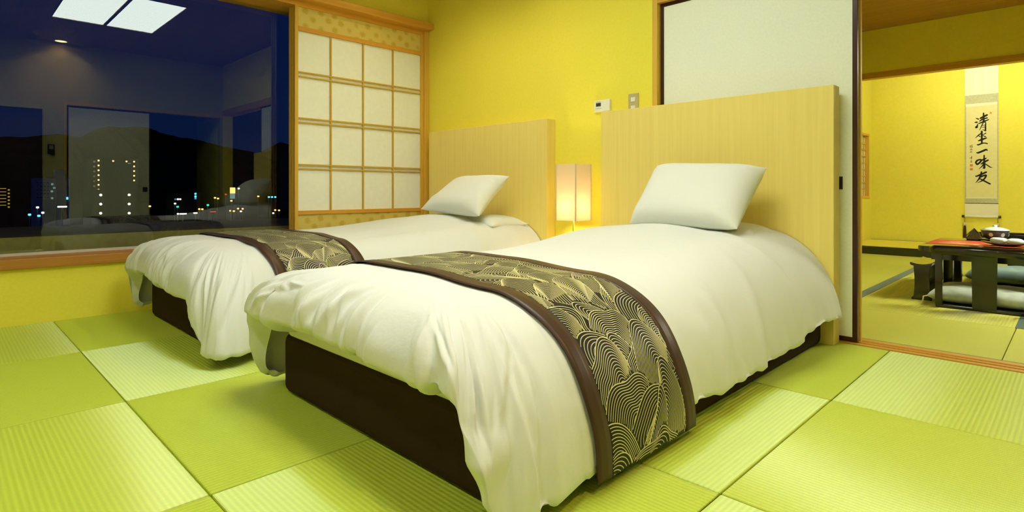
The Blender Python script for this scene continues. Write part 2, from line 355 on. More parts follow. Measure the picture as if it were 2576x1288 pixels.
# ------------------------------------------------------------------ headboard wall with the sliding door opening
wh = struct(boxes('wall_headboard', [((-0.30, 2.199), (0, 0.14), (-0.06, CZ + 0.1)), ((2.199, RX + 1.5), (0, 0.14), (1.905, CZ + 0.1))], 'wall'), 'yellow plastered wall behind the headboards')
struct(boxes('trim_5', [((2.199, 2.232), (-0.004, 0.144), (0.0, 1.905))], 'frame_wood_v', bev=0.0015), 'slim wooden post beside the sliding paper door')
struct(boxes('trim_6', [((2.232, RX + 1.4), (-0.004, 0.026), (1.823, 1.905)), ((2.232, RX + 1.4), (0.026, 0.05), (1.84, 1.905)), ((2.232, RX + 1.4), (0.05, 0.065), (1.823, 1.905)), ((2.232, RX + 1.4), (0.065, 0.11), (1.84, 1.905)), ((2.232, RX + 1.4), (0.11, 0.144), (1.823, 1.905))], 'frame_wood_x'), 'grooved wooden head rail above the sliding doors')
struct(boxes('trim_7', [((2.199, RX + 1.4), (0.0, 0.028), (-0.06, 0.004)), ((2.199, RX + 1.4), (0.028, 0.05), (-0.06, -0.005)), ((2.199, RX + 1.4), (0.05, 0.07), (-0.06, 0.004)), ((2.199, RX + 1.4), (0.07, 0.095), (-0.06, -0.005)), ((2.199, RX + 1.4), (0.095, 0.138), (-0.06, 0.004))], 'frame_wood_x'), 'grooved wooden threshold between the bedroom and the sitting room')
def fusuma(name, x0, x1, y0, y1, label, edge, hik):
    d_ = struct(box(name, (x0 + .02, x1 - .02), (y0 + .003, y1 - .003), (0.02, 1.805), 'fusuma_paper'), label)
    box('stile', (x0, x0 + .021), (y0, y1), (-0.004, 1.838), edge, d_, 0.001); box('stile', (x1 - .021, x1), (y0, y1), (-0.004, 1.838), edge, d_, 0.001)
    box('rail', (x0 + .021, x1 - .021), (y0, y1), (1.803, 1.838), edge, d_, 0.001); box('rail', (x0 + .021, x1 - .021), (y0, y1), (-0.004, 0.026), edge, d_, 0.001)
    if hik:
        h_ = box('handle', (hik - .018, hik + .018), (y0 + .0005, y0 + .004), (0.722, 0.783), 'metal_dark', d_, 0.001)
    return d_
fusuma('door_1', 2.236, 3.266, 0.030, 0.049, 'cream paper sliding door in a thin black frame behind the headboard', 'dark_lacquer_frame', 3.186)
fusuma('door_2', 2.25, 3.270, 0.071, 0.094, 'second cream sliding door slid behind the black framed one', 'frame_wood_v', None)

# ------------------------------------------------------------------ the other two bedroom walls (seen mirrored in the window)
wr = struct(boxes('wall_right', [((RX, RX + 0.12), (RY, -2.95), (-0.06, CZ + .1)), ((RX, RX + 0.12), (-2.95, -2.08), (1.72, CZ + .1)), ((RX, RX + 0.12), (-2.08, -1.85), (-0.06, CZ + .1)), ((RX, RX + 0.12), (-1.85, -0.03), (1.80, CZ + .1)), ((RX, RX + 0.12), (-0.03, 0.0), (-0.06, CZ + .1))], 'wall_plain'), 'bedroom wall opposite the window, seen mirrored in the glass')
struct(box('wall_rear', (-0.3, RX + .12), (RY - 0.12, RY), (-0.06, CZ + .1), 'wall_plain'), 'bedroom wall behind the viewpoint')
struct(boxes('trim_8', [((RX - .006, RX + .12), (-1.87, -1.845), (0, 1.80)), ((RX - .006, RX + .12), (-1.87, -0.01), (1.795, 1.83))], 'frame_wood_v'), 'wooden frame of the doorway opposite the window')
d3 = struct(box('door_3', (RX + .02, RX + .045), (-1.825, -0.945), (0.02, 1.77), 'fusuma_paper'), 'cream sliding door opposite the window')
for y in ((-1.845, -1.825), (-0.945, -0.925)): box('stile', (RX + .015, RX + .05), y, (0, 1.795), 'dark_lacquer_frame', d3)
box('rail', (RX + .015, RX + .05), (-1.825, -.945), (1.77, 1.795), 'dark_lacquer_frame', d3); box('handle', (RX + .013, RX + .021), (-1.02, -0.965), (0.70, 0.765), 'metal_dark', d3)
d4 = struct(box('door_4', (RX + .02, RX + .06), (-2.95, -2.08), (0.0, 1.72), 'brown_door'), 'dark brown door opposite the window')
struct(boxes('wall_corridor', [((RX + 1.2, RX + 1.3), (-2.0, 0.0), (-0.06, 2.3)), ((RX + .12, RX + 1.3), (-2.1, -2.0), (-0.06, 2.3)), ((RX + .12, RX + 1.3), (-2.1, 0), (2.2, 2.3)), ((RX + .12, RX + 1.3), (-2.1, 0), (-0.06, 0.0))], 'corridor'), 'unlit corridor beyond the doorway opposite the window')

# ------------------------------------------------------------------ bedroom ceiling with boards, light panel and downlight
ce = struct(boxes('ceiling', [((-0.3, RX + .12), (RY - .12, 0.14), (CZ + 0.06, CZ + 0.12))], 'ceiling_wood'), 'brown boarded bedroom ceiling')
PX0, PX1 = 1.94, 3.28; PY = [(-2.139, -1.695), (-1.665, -1.221)]
yb = [RY - .05, -3.92, -3.475, -3.03, -2.585, -2.150, -1.68, -1.21, -0.765, -0.32, 0.0]
for k in range(len(yb) - 1):
    a, b_ = yb[k] + .002, yb[k + 1] - .002
    if -2.2 < yb[k] < -1.3:
        box('board', (0, PX0 - .012), (a, b_), (CZ, CZ + .06), 'ceiling_wood', ce); box('board', (PX1 + .012, RX), (a, b_), (CZ, CZ + .06), 'ceiling_wood', ce)
    else: box('board', (0, RX), (a, b_), (CZ, CZ + .06), 'ceiling_wood', ce)
for k, (a, b_) in enumerate(PY):
    t = thing('ceiling_light', ((PX0 + PX1) / 2, (a + b_) / 2, CZ - .004), 'recessed white light panel in the bedroom ceiling, nearer the ' + ('rear wall' if k == 0 else 'headboard wall'), 'ceiling light', 'pair of ceiling light panels')
    box('diffuser', (PX0, PX1), (a, b_), (CZ + .004, CZ + .012), 'panel_light', t)
    boxes('frame', [((PX0 - .012, PX1 + .012), (a - .011, a), (CZ - .004, CZ + .03)), ((PX0 - .012, PX1 + .012), (b_, b_ + .011), (CZ - .004, CZ + .03)), ((PX0 - .012, PX0), (a, b_), (CZ - .004, CZ + .03)), ((PX1, PX1 + .012), (a, b_), (CZ - .004, CZ + .03))], 'ceiling_wood', t)
t = thing('downlight', (4.46, -1.917, CZ), 'small round warm downlight in the ceiling by the wall opposite the window', 'downlight')
lathe('trim_ring', [(0.060, 0.0), (0.072, 0.0), (0.072, -0.006), (0.060, -0.006), (0.060, 0)], 'white_plastic', t, (4.46, -1.917, CZ), 32)
lathe('lamp_face', [(0.0, -0.002), (0.060, -0.002)], 'downlight_glow', t, (4.46, -1.917, CZ), 32)
lt = bpy.data.lights.new('downlight_beam', 'SPOT'); lt.energy = DOWN_W; lt.color = (1, 0.74, 0.38); lt.spot_size = 2.4; lt.spot_blend = 1.0; lt.shadow_soft_size = 0.04
lo = bpy.data.objects.new('downlight_beam', lt); C.objects.link(lo); lo.parent = t; lo.location = (0, 0, -0.02)
for k, dx in enumerate((0.72, 1.42)):  # pair added out of view to brighten the headboard wall and pillows
    t = thing('downlight', (dx, -0.72, CZ), 'small warm fill downlight added in the ceiling over the pillows ' + ('beside the window', 'by the floor lamp')[k], 'downlight', 'added fill downlights over the pillows')
    lathe('trim_ring', [(0.045, 0.0), (0.055, 0.0), (0.055, -0.006), (0.045, -0.006), (0.045, 0)], 'white_plastic', t, (dx, -0.72, CZ), 32)
    lathe('lamp_face', [(0.0, -0.002), (0.045, -0.002)], 'downlight_glow', t, (dx, -0.72, CZ), 32)
    lt = bpy.data.lights.new('downlight_beam', 'SPOT'); lt.energy = HEAD_FILL_W; lt.color = (1, 0.86, 0.55); lt.spot_size = 2.3; lt.spot_blend = 1.0; lt.shadow_soft_size = 0.04
    lo = bpy.data.objects.new('downlight_beam', lt); C.objects.link(lo); lo.parent = t; lo.location = (0, 0, -0.02)
for k, dx in enumerate((0.9, 2.3, 3.7)):  # invented row behind the camera view, frontal fill for walls and beds
    t = thing('downlight', (dx, -3.45, CZ), ('round fill downlight added in the ceiling near the rear wall, ' + ('on the window side', 'midway along it', 'on the door side')[k]), 'downlight', 'row of added fill downlights near the rear wall')
    lathe('trim_ring', [(0.060, 0.0), (0.072, 0.0), (0.072, -0.006), (0.060, -0.006), (0.060, 0)], 'white_plastic', t, (dx, -3.45, CZ), 32)
    lathe('lamp_face', [(0.0, -0.002), (0.060, -0.002)], 'panel_light', t, (dx, -3.45, CZ), 32)
    lt = bpy.data.lights.new('downlight_beam', 'SPOT'); lt.energy = REAR_FILL_W * (1.0, 1.0, 1.3)[k]; lt.color = (1.0, 0.98, 0.80); lt.spot_size = 2.7; lt.spot_blend = 1.0; lt.shadow_soft_size = 0.07
    lo = bpy.data.objects.new('downlight_beam', lt); C.objects.link(lo); lo.parent = t; lo.location = (0, 0, -0.02)
t = thing('smoke_detector', (3.77, -1.924, CZ - .03), 'flat round smoke detector on the boarded bedroom ceiling', 'smoke detector')
lathe('body', [(0, 0.03), (0.05, 0.03), (0.05, 0.012), (0.03, 0.0), (0, 0.0)], 'ceiling_wood2', t, (3.77, -1.924, CZ - .03), 28)

# ------------------------------------------------------------------ beds
def superel(phi, n_): return math.sin(phi) ** (2 / n_), math.cos(phi) ** (2 / n_)
class Duvet:
    def __init__(s, **k): s.__dict__.update(k)
    def side_prof(s, y, left, hem, nfall, off=0.0):
        """falling part of the cross-section at y: list of (x, z) from the top edge to the hem"""
        E = s.EL if left else s.ER; run = s.runL(y) if left else s.runR(y); sg = -1 if left else 1
        zt = s.ztop(E, y); H = zt + 0.015; n_ = s.n
        c = max(0.0, 1 - (zt - hem) / H); ph = math.acos(min(1, c ** (n_ / 2)))
        out = []
        for i in range(1, nfall + 1):
            p = ph * i / nfall; a, b_ = superel(p, n_)
            out.append((E + sg * (run * a), zt - H * (1 - b_)))
        return out
    def section(s, y, off, hemL, hemR, step=0.01):
        """cross-section polyline over the bed from left hem to right hem, pushed out by off"""
        L = s.side_prof(y, True, hemL, 30)[::-1]; R = s.side_prof(y, False, hemR, 30)
        M_ = [(x, s.ztop(x, y)) for x in np.linspace(s.EL, s.ER, 60)]
        P = np.array(L + M_ + R); d = np.gradient(P, axis=0); nn = np.stack([-d[:, 1], d[:, 0]], 1); nn /= np.linalg.norm(nn, axis=1)[:, None]
        P = P + nn * off
        a = np.concatenate([[0], np.cumsum(np.linalg.norm(np.diff(P, axis=0), axis=1))])
        return a, P
    def build(s):
        rc = s.rc; st = []
        ys = np.concatenate([np.arange(s.yh, s.EY + rc + .25, -0.014), np.arange(s.EY + rc + .25, s.EY + rc, -0.009)])
        for y in ys: st.append((s.EL, y, -1.0, 0.0, 0.0, 0))
        for a in np.linspace(0, math.pi / 2, 90)[:-1]:
            st.append((s.EL + rc - rc * math.cos(a), s.EY + rc - rc * math.sin(a), -math.cos(a), -math.sin(a), a / (math.pi / 2), 0))
        for x in np.arange(s.EL + rc, s.ER - rc, 0.005): st.append((x, s.EY, 0, -1, 1.0, 1))
        for a in np.linspace(0, math.pi / 2, 90):
            st.append((s.ER - rc + rc * math.sin(a), s.EY + rc - rc * math.cos(a), math.sin(a), -math.cos(a), 1 - a / (math.pi / 2), 2))
        for y in ys[::-1][1:]: st.append((s.ER, y, 1.0, 0.0, 0.0, 2))
        st = np.array(st); N = len(st)
        sl = np.concatenate([[0], np.cumsum(np.hypot(np.diff(st[:, 0]), np.diff(st[:, 1])))])
        NT, NF, NL = 34, 46, 8
        xc = (s.EL + s.ER) / 2; ysp = s.EY + 0.45
        G = np.zeros((N, NT + NF + NL, 3)); R = np.zeros((N, NT + NF + NL))
        sm = lambda t: t * t * (3 - 2 * t)
        for i, (ex, ey, nx, ny, f, sd) in enumerate(st):
            left = sd == 0 if sd != 1 else ex < xc
            sy = max(ey, ysp)
            for k in range(NT):
                t = k / (NT - 1); x = xc + (ex - xc) * t; y = sy + (ey - sy) * t
                if y > s.yc: y = s.yc + (y - s.yc) * sm(t) ** 1.5
                G[i, k] = (x, y, s.ztop(x, y)); R[i, k] = -(1 - t) * 0.5
            run_s = (s.runL if left else s.runR)(ey); hem_s = (s.hemL if left else s.hemR)(ey)
            zt = s.ztop(ex, ey)
            gx = math.copysign(abs(nx) ** 0.24, nx) if nx else 0.0; gy = math.copysign(abs(ny) ** 0.24, ny) if ny else 0.0
            xh = ex + gx * run_s
            fs = s.footness(xh) if f > 0 else 0.0
            hem = hem_s + (s.hemF(ex) - hem_s) * fs
            H = (zt + 0.015) + ((zt - s.hemF(ex)) - (zt + 0.015)) * fs
            n_ = s.n + (2.2 - s.n) * fs
            c = max(0.0, 1 - (zt - hem) / H); ph = math.acos(min(1, c ** (n_ / 2)))
            flare = s.flare * math.sin(math.pi * min(1, f * 1.0)) if 0 < f < 1 else 0.0
            for k in range(NF):
                p = ph * (k + 1) / NF; a, b_ = superel(p, n_); fl2 = flare * ((k + 1) / NF) ** 2
                G[i, NT + k] = (ex + gx * run_s * a + nx * fl2, ey + gy * s.runF * a + ny * fl2, zt - H * (1 - b_)); R[i, NT + k] = (k + 1) / NF
            lip = 0.03 + (s.lip - 0.03) * fs; drop = 0.022 * fs - 0.03 * (1 - fs)
            hx, hy = G[i, NT + NF - 1, 0], G[i, NT + NF - 1, 1]
            for k in range(NL):
                a = (k + 1) / NL; zz = hem - 0.012 * math.sin(min(1, a * 2) * math.pi / 2) - drop * a; d_ = lip * a ** 1.3
                G[i, NT + NF + k] = (hx - nx * d_, hy - ny * d_, zz); R[i, NT + NF + k] = 1 + 0.1 * a
        # folds: displace along surface normals
        du = np.gradient(G, axis=0); dv = np.gradient(G, axis=1); nr = np.cross(dv, du); ln = np.linalg.norm(nr, axis=2, keepdims=True); ln[ln < 1e-9] = 1; nr /= ln
        if nr[N // 2, 5, 2] < 0: nr = -nr
        mid = G[:, NT + int(NF * .6)]; sl = np.concatenate([[0], np.cumsum(np.linalg.norm(np.diff(mid, axis=0), axis=1))])
        D = np.zeros(R.shape); SL = sl[:, None] + 0 * R
        ffoot = st[:, 4][:, None]
        rg = np.random.default_rng(s.seed)
        for _ in range(s.nfold):          # crisp gathers on the foot drop and corners
            s0 = rg.uniform(sl[np.argmax(st[:, 4] > 0.02)] - .12, sl[N - 1 - np.argmax(st[::-1, 4] > 0.02)] + .12)
            wd = rg.uniform(0.009, 0.022); A = min(rg.uniform(0.004, 0.0115), 0.45 * wd); cusp = rg.uniform() < .45; sk = rg.uniform(-0.10, 0.10); rr = rg.uniform(0.35, 1.05); lw = rg.uniform(0.2, 0.5)
            q = (SL - s0 - sk * (R - rr)) / wd
            D += A * ((np.exp(-np.abs(q) * 1.5) if cusp else np.exp(-q * q)) - 0.75 * np.exp(-((q - 1.7) ** 2))) * np.exp(-((R - rr) / lw) ** 2)
        for sg_, cx_ in ((1, 2), (0, 0)):                 # creases radiating from the foot corners
            ii = np.where((st[:, 5] == cx_) & (st[:, 4] > .3) & (st[:, 4] < .97))[0]; s0_ = sl[ii].mean()
            for _ in range(14):
                an = rg.uniform(-1.0, 1.0) * .13; wd = rg.uniform(.006, .013); A = 0.45 * wd
                q = (SL - s0_ - an * (1.15 - R) * 2.2) / wd; D += A * (np.exp(-np.abs(q) * 1.3) - .7 * np.exp(-((q - 1.6) ** 2))) * np.exp(-((R - .62) / .3) ** 2)
        for _ in range(s.nside):          # broad soft folds down the sides
            s0 = rg.uniform(0, sl[-1]); wd = rg.uniform(0.02, 0.06); A = rg.uniform(0.003, 0.008); sk = rg.uniform(-0.2, 0.2)
            q = (SL - s0 - sk * R) / wd
            D += A * (np.exp(-q * q) - 0.6 * np.exp(-((q - 1.6) ** 2))) * np.clip((R - 0.1) / 0.6, 0, 1)
        for _ in range(26):               # soft lumps everywhere
            s0 = rg.uniform(0, sl[-1]); r0 = rg.uniform(-.3, 1); A = rg.uniform(-0.005, 0.006)
            D += A * np.exp(-((SL - s0) / rg.uniform(.06, .16)) ** 2 - ((R - r0) / rg.uniform(.15, .35)) ** 2)
        D *= np.where((G[:, :, 1] > s.ry0 - .02) & (G[:, :, 1] < s.ry1 + .02), 0.25, 1.0)
        D *= np.clip((R + 0.10) / 0.16, 0, 1)             # no folds where the stations fan together
        crn = ((st[:, 4] > 0) & (st[:, 4] < 1))[:, None]; D = np.where(crn, D * np.clip((R - 0.08) / 0.35, 0, 1), D)
        nr = np.where(crn[..., None] & (R < .1)[..., None], np.array([0, 0, 1.0]), nr)
        # hem flutter
        fl_ = 0.006 * np.sin(SL * 37 + 1.3) * np.clip(R - .6, 0, .5) + 0.004 * np.sin(SL * 71) * np.clip(R - .6, 0, .5)
        G = G + nr * (D + fl_)[..., None]
        G[:, :, 2] = np.maximum(G[:, :, 2], 0.012)
        low = np.clip((0.22 - G[:, :, 2]) / 0.06, 0, 1) * (R <= 1.0)      # keep the cloth outside the bed base
        bx0, bx1 = s.base; cl = low * (st[:, 5] == 2)[:, None] * (st[:, 2] > 0.25)[:, None]
        G[:, :, 0] += cl * np.maximum(0, bx1 + .014 - G[:, :, 0]); cl = low * (st[:, 5] == 0)[:, None] * (st[:, 2] < -0.25)[:, None]
        G[:, :, 0] -= cl * np.maximum(0, G[:, :, 0] - (bx0 - .014))
        if s.xmin is not None: G[:, :, 0] = np.maximum(G[:, :, 0], s.xmin + 0.01 * np.clip(G[:, :, 2], 0, .4))
        K = G.shape[1]; vs = G.reshape(-1, 3); fs = []
        for i in range(N - 1):
            for k in range(K - 1): fs.append((i * K + k, i * K + k + 1, (i + 1) * K + k + 1, (i + 1) * K + k))
        me = mesh(vs, fs, 'duvet'); bm = bmesh.new(); bm.from_mesh(me); bmesh.ops.remove_doubles(bm, verts=bm.verts, dist=1e-4); bmesh.ops.recalc_face_normals(bm, faces=bm.faces)
        bm.to_mesh(me); bm.free()
        return me

def sstep(a, b_, x): t = min(1, max(0, (x - a) / (b_ - a))); return t * t * (3 - 2 * t)

def wave_lines(W, Lt, seed):
    """overlapping hill shaped motifs drawn as nested contour lines, nearer hills hiding farther ones. Returns polylines in (a, b)."""
    rg = np.random.default_rng(seed); hills = []
    a = -0.06; row = 0
    while a < Lt + 0.02:
        nb = 3; sh = rg.uniform(0, 1)
        for k in range(-1, nb + 1):
            b0 = (k + sh) * W / (nb - 0.4) + rg.uniform(-.035, .035); r = rg.uniform(0.05, 0.125); h = rg.uniform(0.07, 0.20)
            hills.append((a + rg.uniform(-.025, .025), b0, r, h, rg.uniform(-1.1, 1.1), rg.uniform(-.85, .85), rg.uniform(0, 6.28)))
        a += rg.uniform(0.055, 0.085); row += 1
    hills.sort(key=lambda q: q[0])
    def outline(hl):
        a0, b0, r, h, sk, fo, ph = hl
        t = np.linspace(-math.pi / 2 * 1.25, math.pi / 2 * 1.25, 46)
        rad = 1 + 0.16 * np.sin(2 * t + ph) + 0.07 * np.sin(4 * t + ph * 2)
        return np.stack([a0 + h * rad * np.cos(t), b0 + r * rad * np.sin(t) + sk * h * 0.5 * np.clip(np.cos(t), 0, 1)], 1)
    outs = [outline(hl) for hl in hills]
    def inside(P, poly):
        x, y = P[:, 0], P[:, 1]; c = np.zeros(len(P), bool); n_ = len(poly)
        X0, Y0 = poly[:, 0], poly[:, 1]; X1, Y1 = np.roll(X0, -1), np.roll(Y0, -1)
        for i in range(n_):
            m_ = ((Y0[i] > y) != (Y1[i] > y)); 
            if not m_.any(): continue
            xi = X0[i] + (y - Y0[i]) / (Y1[i] - Y0[i] + 1e-12) * (X1[i] - X0[i]); c ^= m_ & (x < xi)
        return c
    polys = []
    for k, hl in enumerate(hills):
        a0, b0, r, h, sk, fo, ph = hl; O = outs[k]; F = np.array([a0 + 0.0 * h, b0 + fo * r * .75])
        nl = max(4, int(max(h, r) / 0.0082)); nb_ = [j for j in range(max(0, k - 26), k) if np.abs(outs[j].mean(0) - O.mean(0)).max() < 0.28]
        PP = np.concatenate([F + (O - F) * (q / nl) for q in range(1, nl + 1)]); n_o = len(O)
        OK = (PP[:, 0] > 0.001) & (PP[:, 0] < Lt) & (PP[:, 1] > 0.001) & (PP[:, 1] < W - 0.001)
        gap = np.linalg.norm(O - F, axis=1) / nl; qq = np.repeat(np.arange(1, nl + 1), n_o); gp = np.tile(gap, nl)
        OK &= ~((gp < 0.0052) & (qq % 2 == 1) & (qq < nl)) & ~((gp < 0.0028) & (qq % 4 != 0) & (qq < nl))   # thin the lines where they crowd
        for j in nb_: OK &= ~inside(PP, outs[j])
        for q in range(1, nl + 1):
            P = PP[(q - 1) * n_o:q * n_o]; ok = OK[(q - 1) * n_o:q * n_o]; run = []
            for i in range(len(P)):
                if ok[i]: run.append(P[i])
                else:
                    if len(run) > 1: polys.append((np.array(run), q == nl))
                    run = []
            if len(run) > 1: polys.append((np.array(run), q == nl))
    return polys

def make_runner(dv, y0, y1, hemL, hemR, name, label, seed, bw=0.058):
    yy = np.linspace(y0, y1, 34); secs = [dv.section(y, 0.010, hemL, hemR) for y in yy]
    Lt = min(a[-1] for a, _ in secs)
    ag = np.linspace(0, Lt, 420)
    GX_ = np.stack([np.interp(a[-1] - ag, a, p_[:, 0]) for a, p_ in secs], 1); GZ_ = np.stack([np.interp(a[-1] - ag, a, p_[:, 1]) for a, p_ in secs], 1)
    tx, tz = -np.gradient(GX_, axis=0), -np.gradient(GZ_, axis=0); tl = np.hypot(tx, tz); NX_, NZ_ = -tz / tl, tx / tl
    def S(A, Y, off):
        A = np.clip(np.asarray(A, float), 0, Lt); Y = np.asarray(Y, float)
        i = np.clip(A / Lt * (len(ag) - 1), 0, len(ag) - 1.0001); j = np.clip((Y - y0) / (y1 - y0) * (len(yy) - 1), 0, len(yy) - 1.0001)
        i0 = i.astype(int); j0 = j.astype(int); fi = i - i0; fj = j - j0
        bl = lambda M_: (M_[i0, j0] * (1 - fi) + M_[i0 + 1, j0] * fi) * (1 - fj) + (M_[i0, j0 + 1] * (1 - fi) + M_[i0 + 1, j0 + 1] * fi) * fj
        wv = 0.004 * np.sin(9 * A + 3 * Y) + 0.003 * np.sin(23 * A)
        return np.stack([bl(GX_) + bl(NX_) * off, Y + wv, bl(GZ_) + bl(NZ_) * off], -1)
    root = thing(name, ((dv.EL + dv.ER) / 2, (y0 + y1) / 2, 0.02), label, 'bed runner', None)
    aa = np.linspace(0, Lt, 150)
    def sheet(nm, ya, yb_, m, off, th=0.003):
        ny = max(2, int((yb_ - ya) / 0.012)); ysn = np.linspace(ya, yb_, ny); vs = []; fs = []
        AA, YY = np.meshgrid(aa, ysn, indexing='ij')
        vs = np.concatenate([S(AA, YY, off).reshape(-1, 3), S(AA, YY, off - th).reshape(-1, 3)])
        nA = len(aa); b0 = nA * ny
        for i in range(nA - 1):
            for j in range(ny - 1):
                v = i * ny + j; fs.append((v, v + 1, v + ny + 1, v + ny)); fs.append((b0 + v, b0 + v + ny, b0 + v + ny + 1, b0 + v + 1))
        for i in range(nA - 1):
            fs.append((i * ny, (i + 1) * ny, b0 + (i + 1) * ny, b0 + i * ny)); v = ny - 1; fs.append((i * ny + v, b0 + i * ny + v, b0 + (i + 1) * ny + v, (i + 1) * ny + v))
        for j in range(ny - 1):
            fs.append((j, b0 + j, b0 + j + 1, j + 1)); v = (nA - 1) * ny + j; fs.append((v, v + 1, b0 + v + 1, b0 + v))
        return link(nm, mesh(vs, fs, nm), m, root, True)
    cp = sheet('center_panel', y0 + bw - .002, y1 - bw + .002, 'runner_ground', 0.0)
    tag(sheet('border', y0, y0 + bw, 'runner_border', 0.0012), 'plain brown satin border'); sheet('border', y1 - bw, y1, 'runner_border', 0.0012)
    vs = []; fs = []
    for pl, outer in wave_lines(y1 - y0 - 2 * bw, Lt, seed):
        wd = 0.00105 if not outer else 0.0014; k0 = len(vs); d_ = np.gradient(pl, axis=0); d_ /= np.linalg.norm(d_, axis=1)[:, None] + 1e-9
        Q = np.empty((len(pl) * 2, 2)); off2 = np.stack([-d_[:, 1], d_[:, 0]], 1) * wd; Q[0::2] = pl - off2; Q[1::2] = pl + off2
        vs += [tuple(v) for v in S(Q[:, 0], y0 + bw + Q[:, 1], 0.0009)]
        for i in range(len(pl) - 1): fs.append((k0 + 2 * i, k0 + 2 * i + 1, k0 + 2 * i + 3, k0 + 2 * i + 2))
    tag(link('wave_pattern', mesh(vs, fs, 'wave_pattern'), 'gold_thread', cp), 'gold thread wave contours on black', kind='stuff')
    return root

def make_pillow(name, BL, BR, TL, TR, th, label, seed, m='pillow_cotton', group=None, pinch=0.055):
    rg = np.random.default_rng(seed); BL, BR, TL, TR = map(lambda q: np.array(q, float), (BL, BR, TL, TR)); nu, nv = 54, 40
    n_ = np.cross(BR - BL, TL - BL); n_ /= np.linalg.norm(n_); eu = (BR - BL + TR - TL) / 2; ev = (TL - BL + TR - BR) / 2
    lumps = [(rg.uniform(-1, 1), rg.uniform(-1, 1), rg.uniform(.12, .4), rg.uniform(-.07, .07)) for _ in range(16)]
    cre = [(rg.choice([-1, 1]) * rg.uniform(.75, 1), rg.choice([-1, 1]) * rg.uniform(.55, 1), rg.uniform(0, 3.1), rg.uniform(.04, .08), rg.uniform(.05, .12)) for _ in range(14)]
    vs = []; fs = []
    for sgn in (1, -1):
        for i in range(nu + 1):
            u = math.sin((2 * i / nu - 1) * math.pi / 2)
            for j in range(nv + 1):
                v = math.sin((2 * j / nv - 1) * math.pi / 2)
                cu, cv_ = (u + 1) / 2, (v + 1) / 2
                P = BL * (1 - cu) * (1 - cv_) + BR * cu * (1 - cv_) + TL * (1 - cu) * cv_ + TR * cu * cv_
                P = P - eu * u * pinch * (1 - v * v) * abs(u) ** 3 - ev * v * pinch * (1 - u * u) * abs(v) ** 3
                h = max(0, (1 - u ** 4)) ** 0.62 * max(0, (1 - v ** 4)) ** 0.62
                for lu, lv, lw, la in lumps: h += la * math.exp(-((u - lu) ** 2 + (v - lv) ** 2) / lw ** 2) * max(0, (1 - u * u)) ** .5 * max(0, (1 - v * v)) ** .5
                for xu, xv, an, ww_, la in cre:
                    d1 = (u - xu) * math.cos(an) + (v - xv) * math.sin(an); d2 = -(u - xu) * math.sin(an) + (v - xv) * math.cos(an)
                    h += la * math.exp(-(d1 / ww_) ** 2 - (d2 / .35) ** 2) * max(0, (1 - u * u)) ** .5 * max(0, (1 - v * v)) ** .5
                vs.append(P + n_ * sgn * h * th / 2)
    w_ = nv + 1; b0 = (nu + 1) * w_
    for i in range(nu):
        for j in range(nv):
            v = i * w_ + j; fs.append((v, v + w_, v + w_ + 1, v + 1)); fs.append((b0 + v, b0 + v + 1, b0 + v + w_ + 1, b0 + v + w_))
    me = mesh(vs, fs, name); bm = bmesh.new(); bm.from_mesh(me); bmesh.ops.remove_doubles(bm, verts=bm.verts, dist=2e-4); bmesh.ops.recalc_face_normals(bm, faces=bm.faces); bm.to_mesh(me); bm.free()
    return grounded(tag(link(name, me, m, None, True), label, 'pillow', group))

def make_bed(x0, x1, hx0, hx1, label):
    t = thing('bed', ((x0 + x1) / 2, -1.1, 0), label, 'bed')
    box('base', (x0, x1), (-2.134, -0.088), (0.0, 0.212), 'bed_fabric', t, 0.030, 4)
    box('mattress', (x0 + .03, x1 - .15 if x0 > 1 else x1 - .08), (-2.131, -0.09), (0.200, 0.345), 'mattress_cotton', t, 0.018, 3)
    box('headboard', (hx0, hx1), (-0.086, -0.001), (0.0, 1.206), 'headboard_wood', t, 0.0015, 1)
    return t
make_bed(1.985, 3.15, 1.888, 3.198, 'brown fabric bed with a tall wood headboard in front of the sliding door')
make_bed(0.215, 1.385, 0.125, 1.440, 'brown fabric bed with a tall wood headboard beside the window')

def ztopA(x, y):
    r = 0.452 + 0.060 * sstep(-1.25, -0.45, y) + 0.045 * sstep(-.95, -.45, y) * math.exp(-((x - 2.55) / .30) ** 2)
    r -= 0.022 * sstep(2.45, 2.85, x) * (1 - sstep(-1.3, -.6, y)); return r - 0.012 * sstep(-2.0, -2.12, y)
dA = Duvet(EL=2.20, ER=2.80, EY=-2.03, yh=-0.092, yc=-0.42, rc=0.07, n=2.4, ztop=ztopA,
           runL=lambda y: 0.33 + .02 * sstep(-1.9, -2.1, y), runR=lambda y: 0.395 + 0.045 * sstep(-.9, -.2, y), runF=0.205,
           hemL=lambda y: 0.05 - .03 * sstep(-1.8, -1.95, y), hemR=lambda y: float(np.interp(y, (-2.2, -1.95, -1.44, -1.25, -1.05, -.64, -.5, -.3, -.09), (.03, .045, .085, .075, .068, .098, .132, .15, .135))),
           hemF=lambda x: 0.298 + 0.010 * math.sin(x * 11 + .5) + .006 * math.sin(x * 27), footness=lambda x: (1 - sstep(3.05, 3.16, x)) * sstep(1.862, 1.925, x), base=(1.985, 3.15), flare=0.03, lip=0.10, seed=5, nfold=130, nside=60, ry0=-1.92, ry1=-1.44, xmin=None)
grounded(tag(link('duvet', dA.build(), 'cotton', None, True), 'white cotton duvet on the bed in front of the sliding door', 'duvet'))
def ztopB(x, y):
    r = 0.462 + 0.045 * sstep(-1.35, -0.5, y) + 0.045 * sstep(-1.0, -.5, y) * math.exp(-((x - .80) / .32) ** 2)
    return r - 0.012 * sstep(-2.0, -2.12, y) - 0.02 * sstep(.9, 1.15, x)
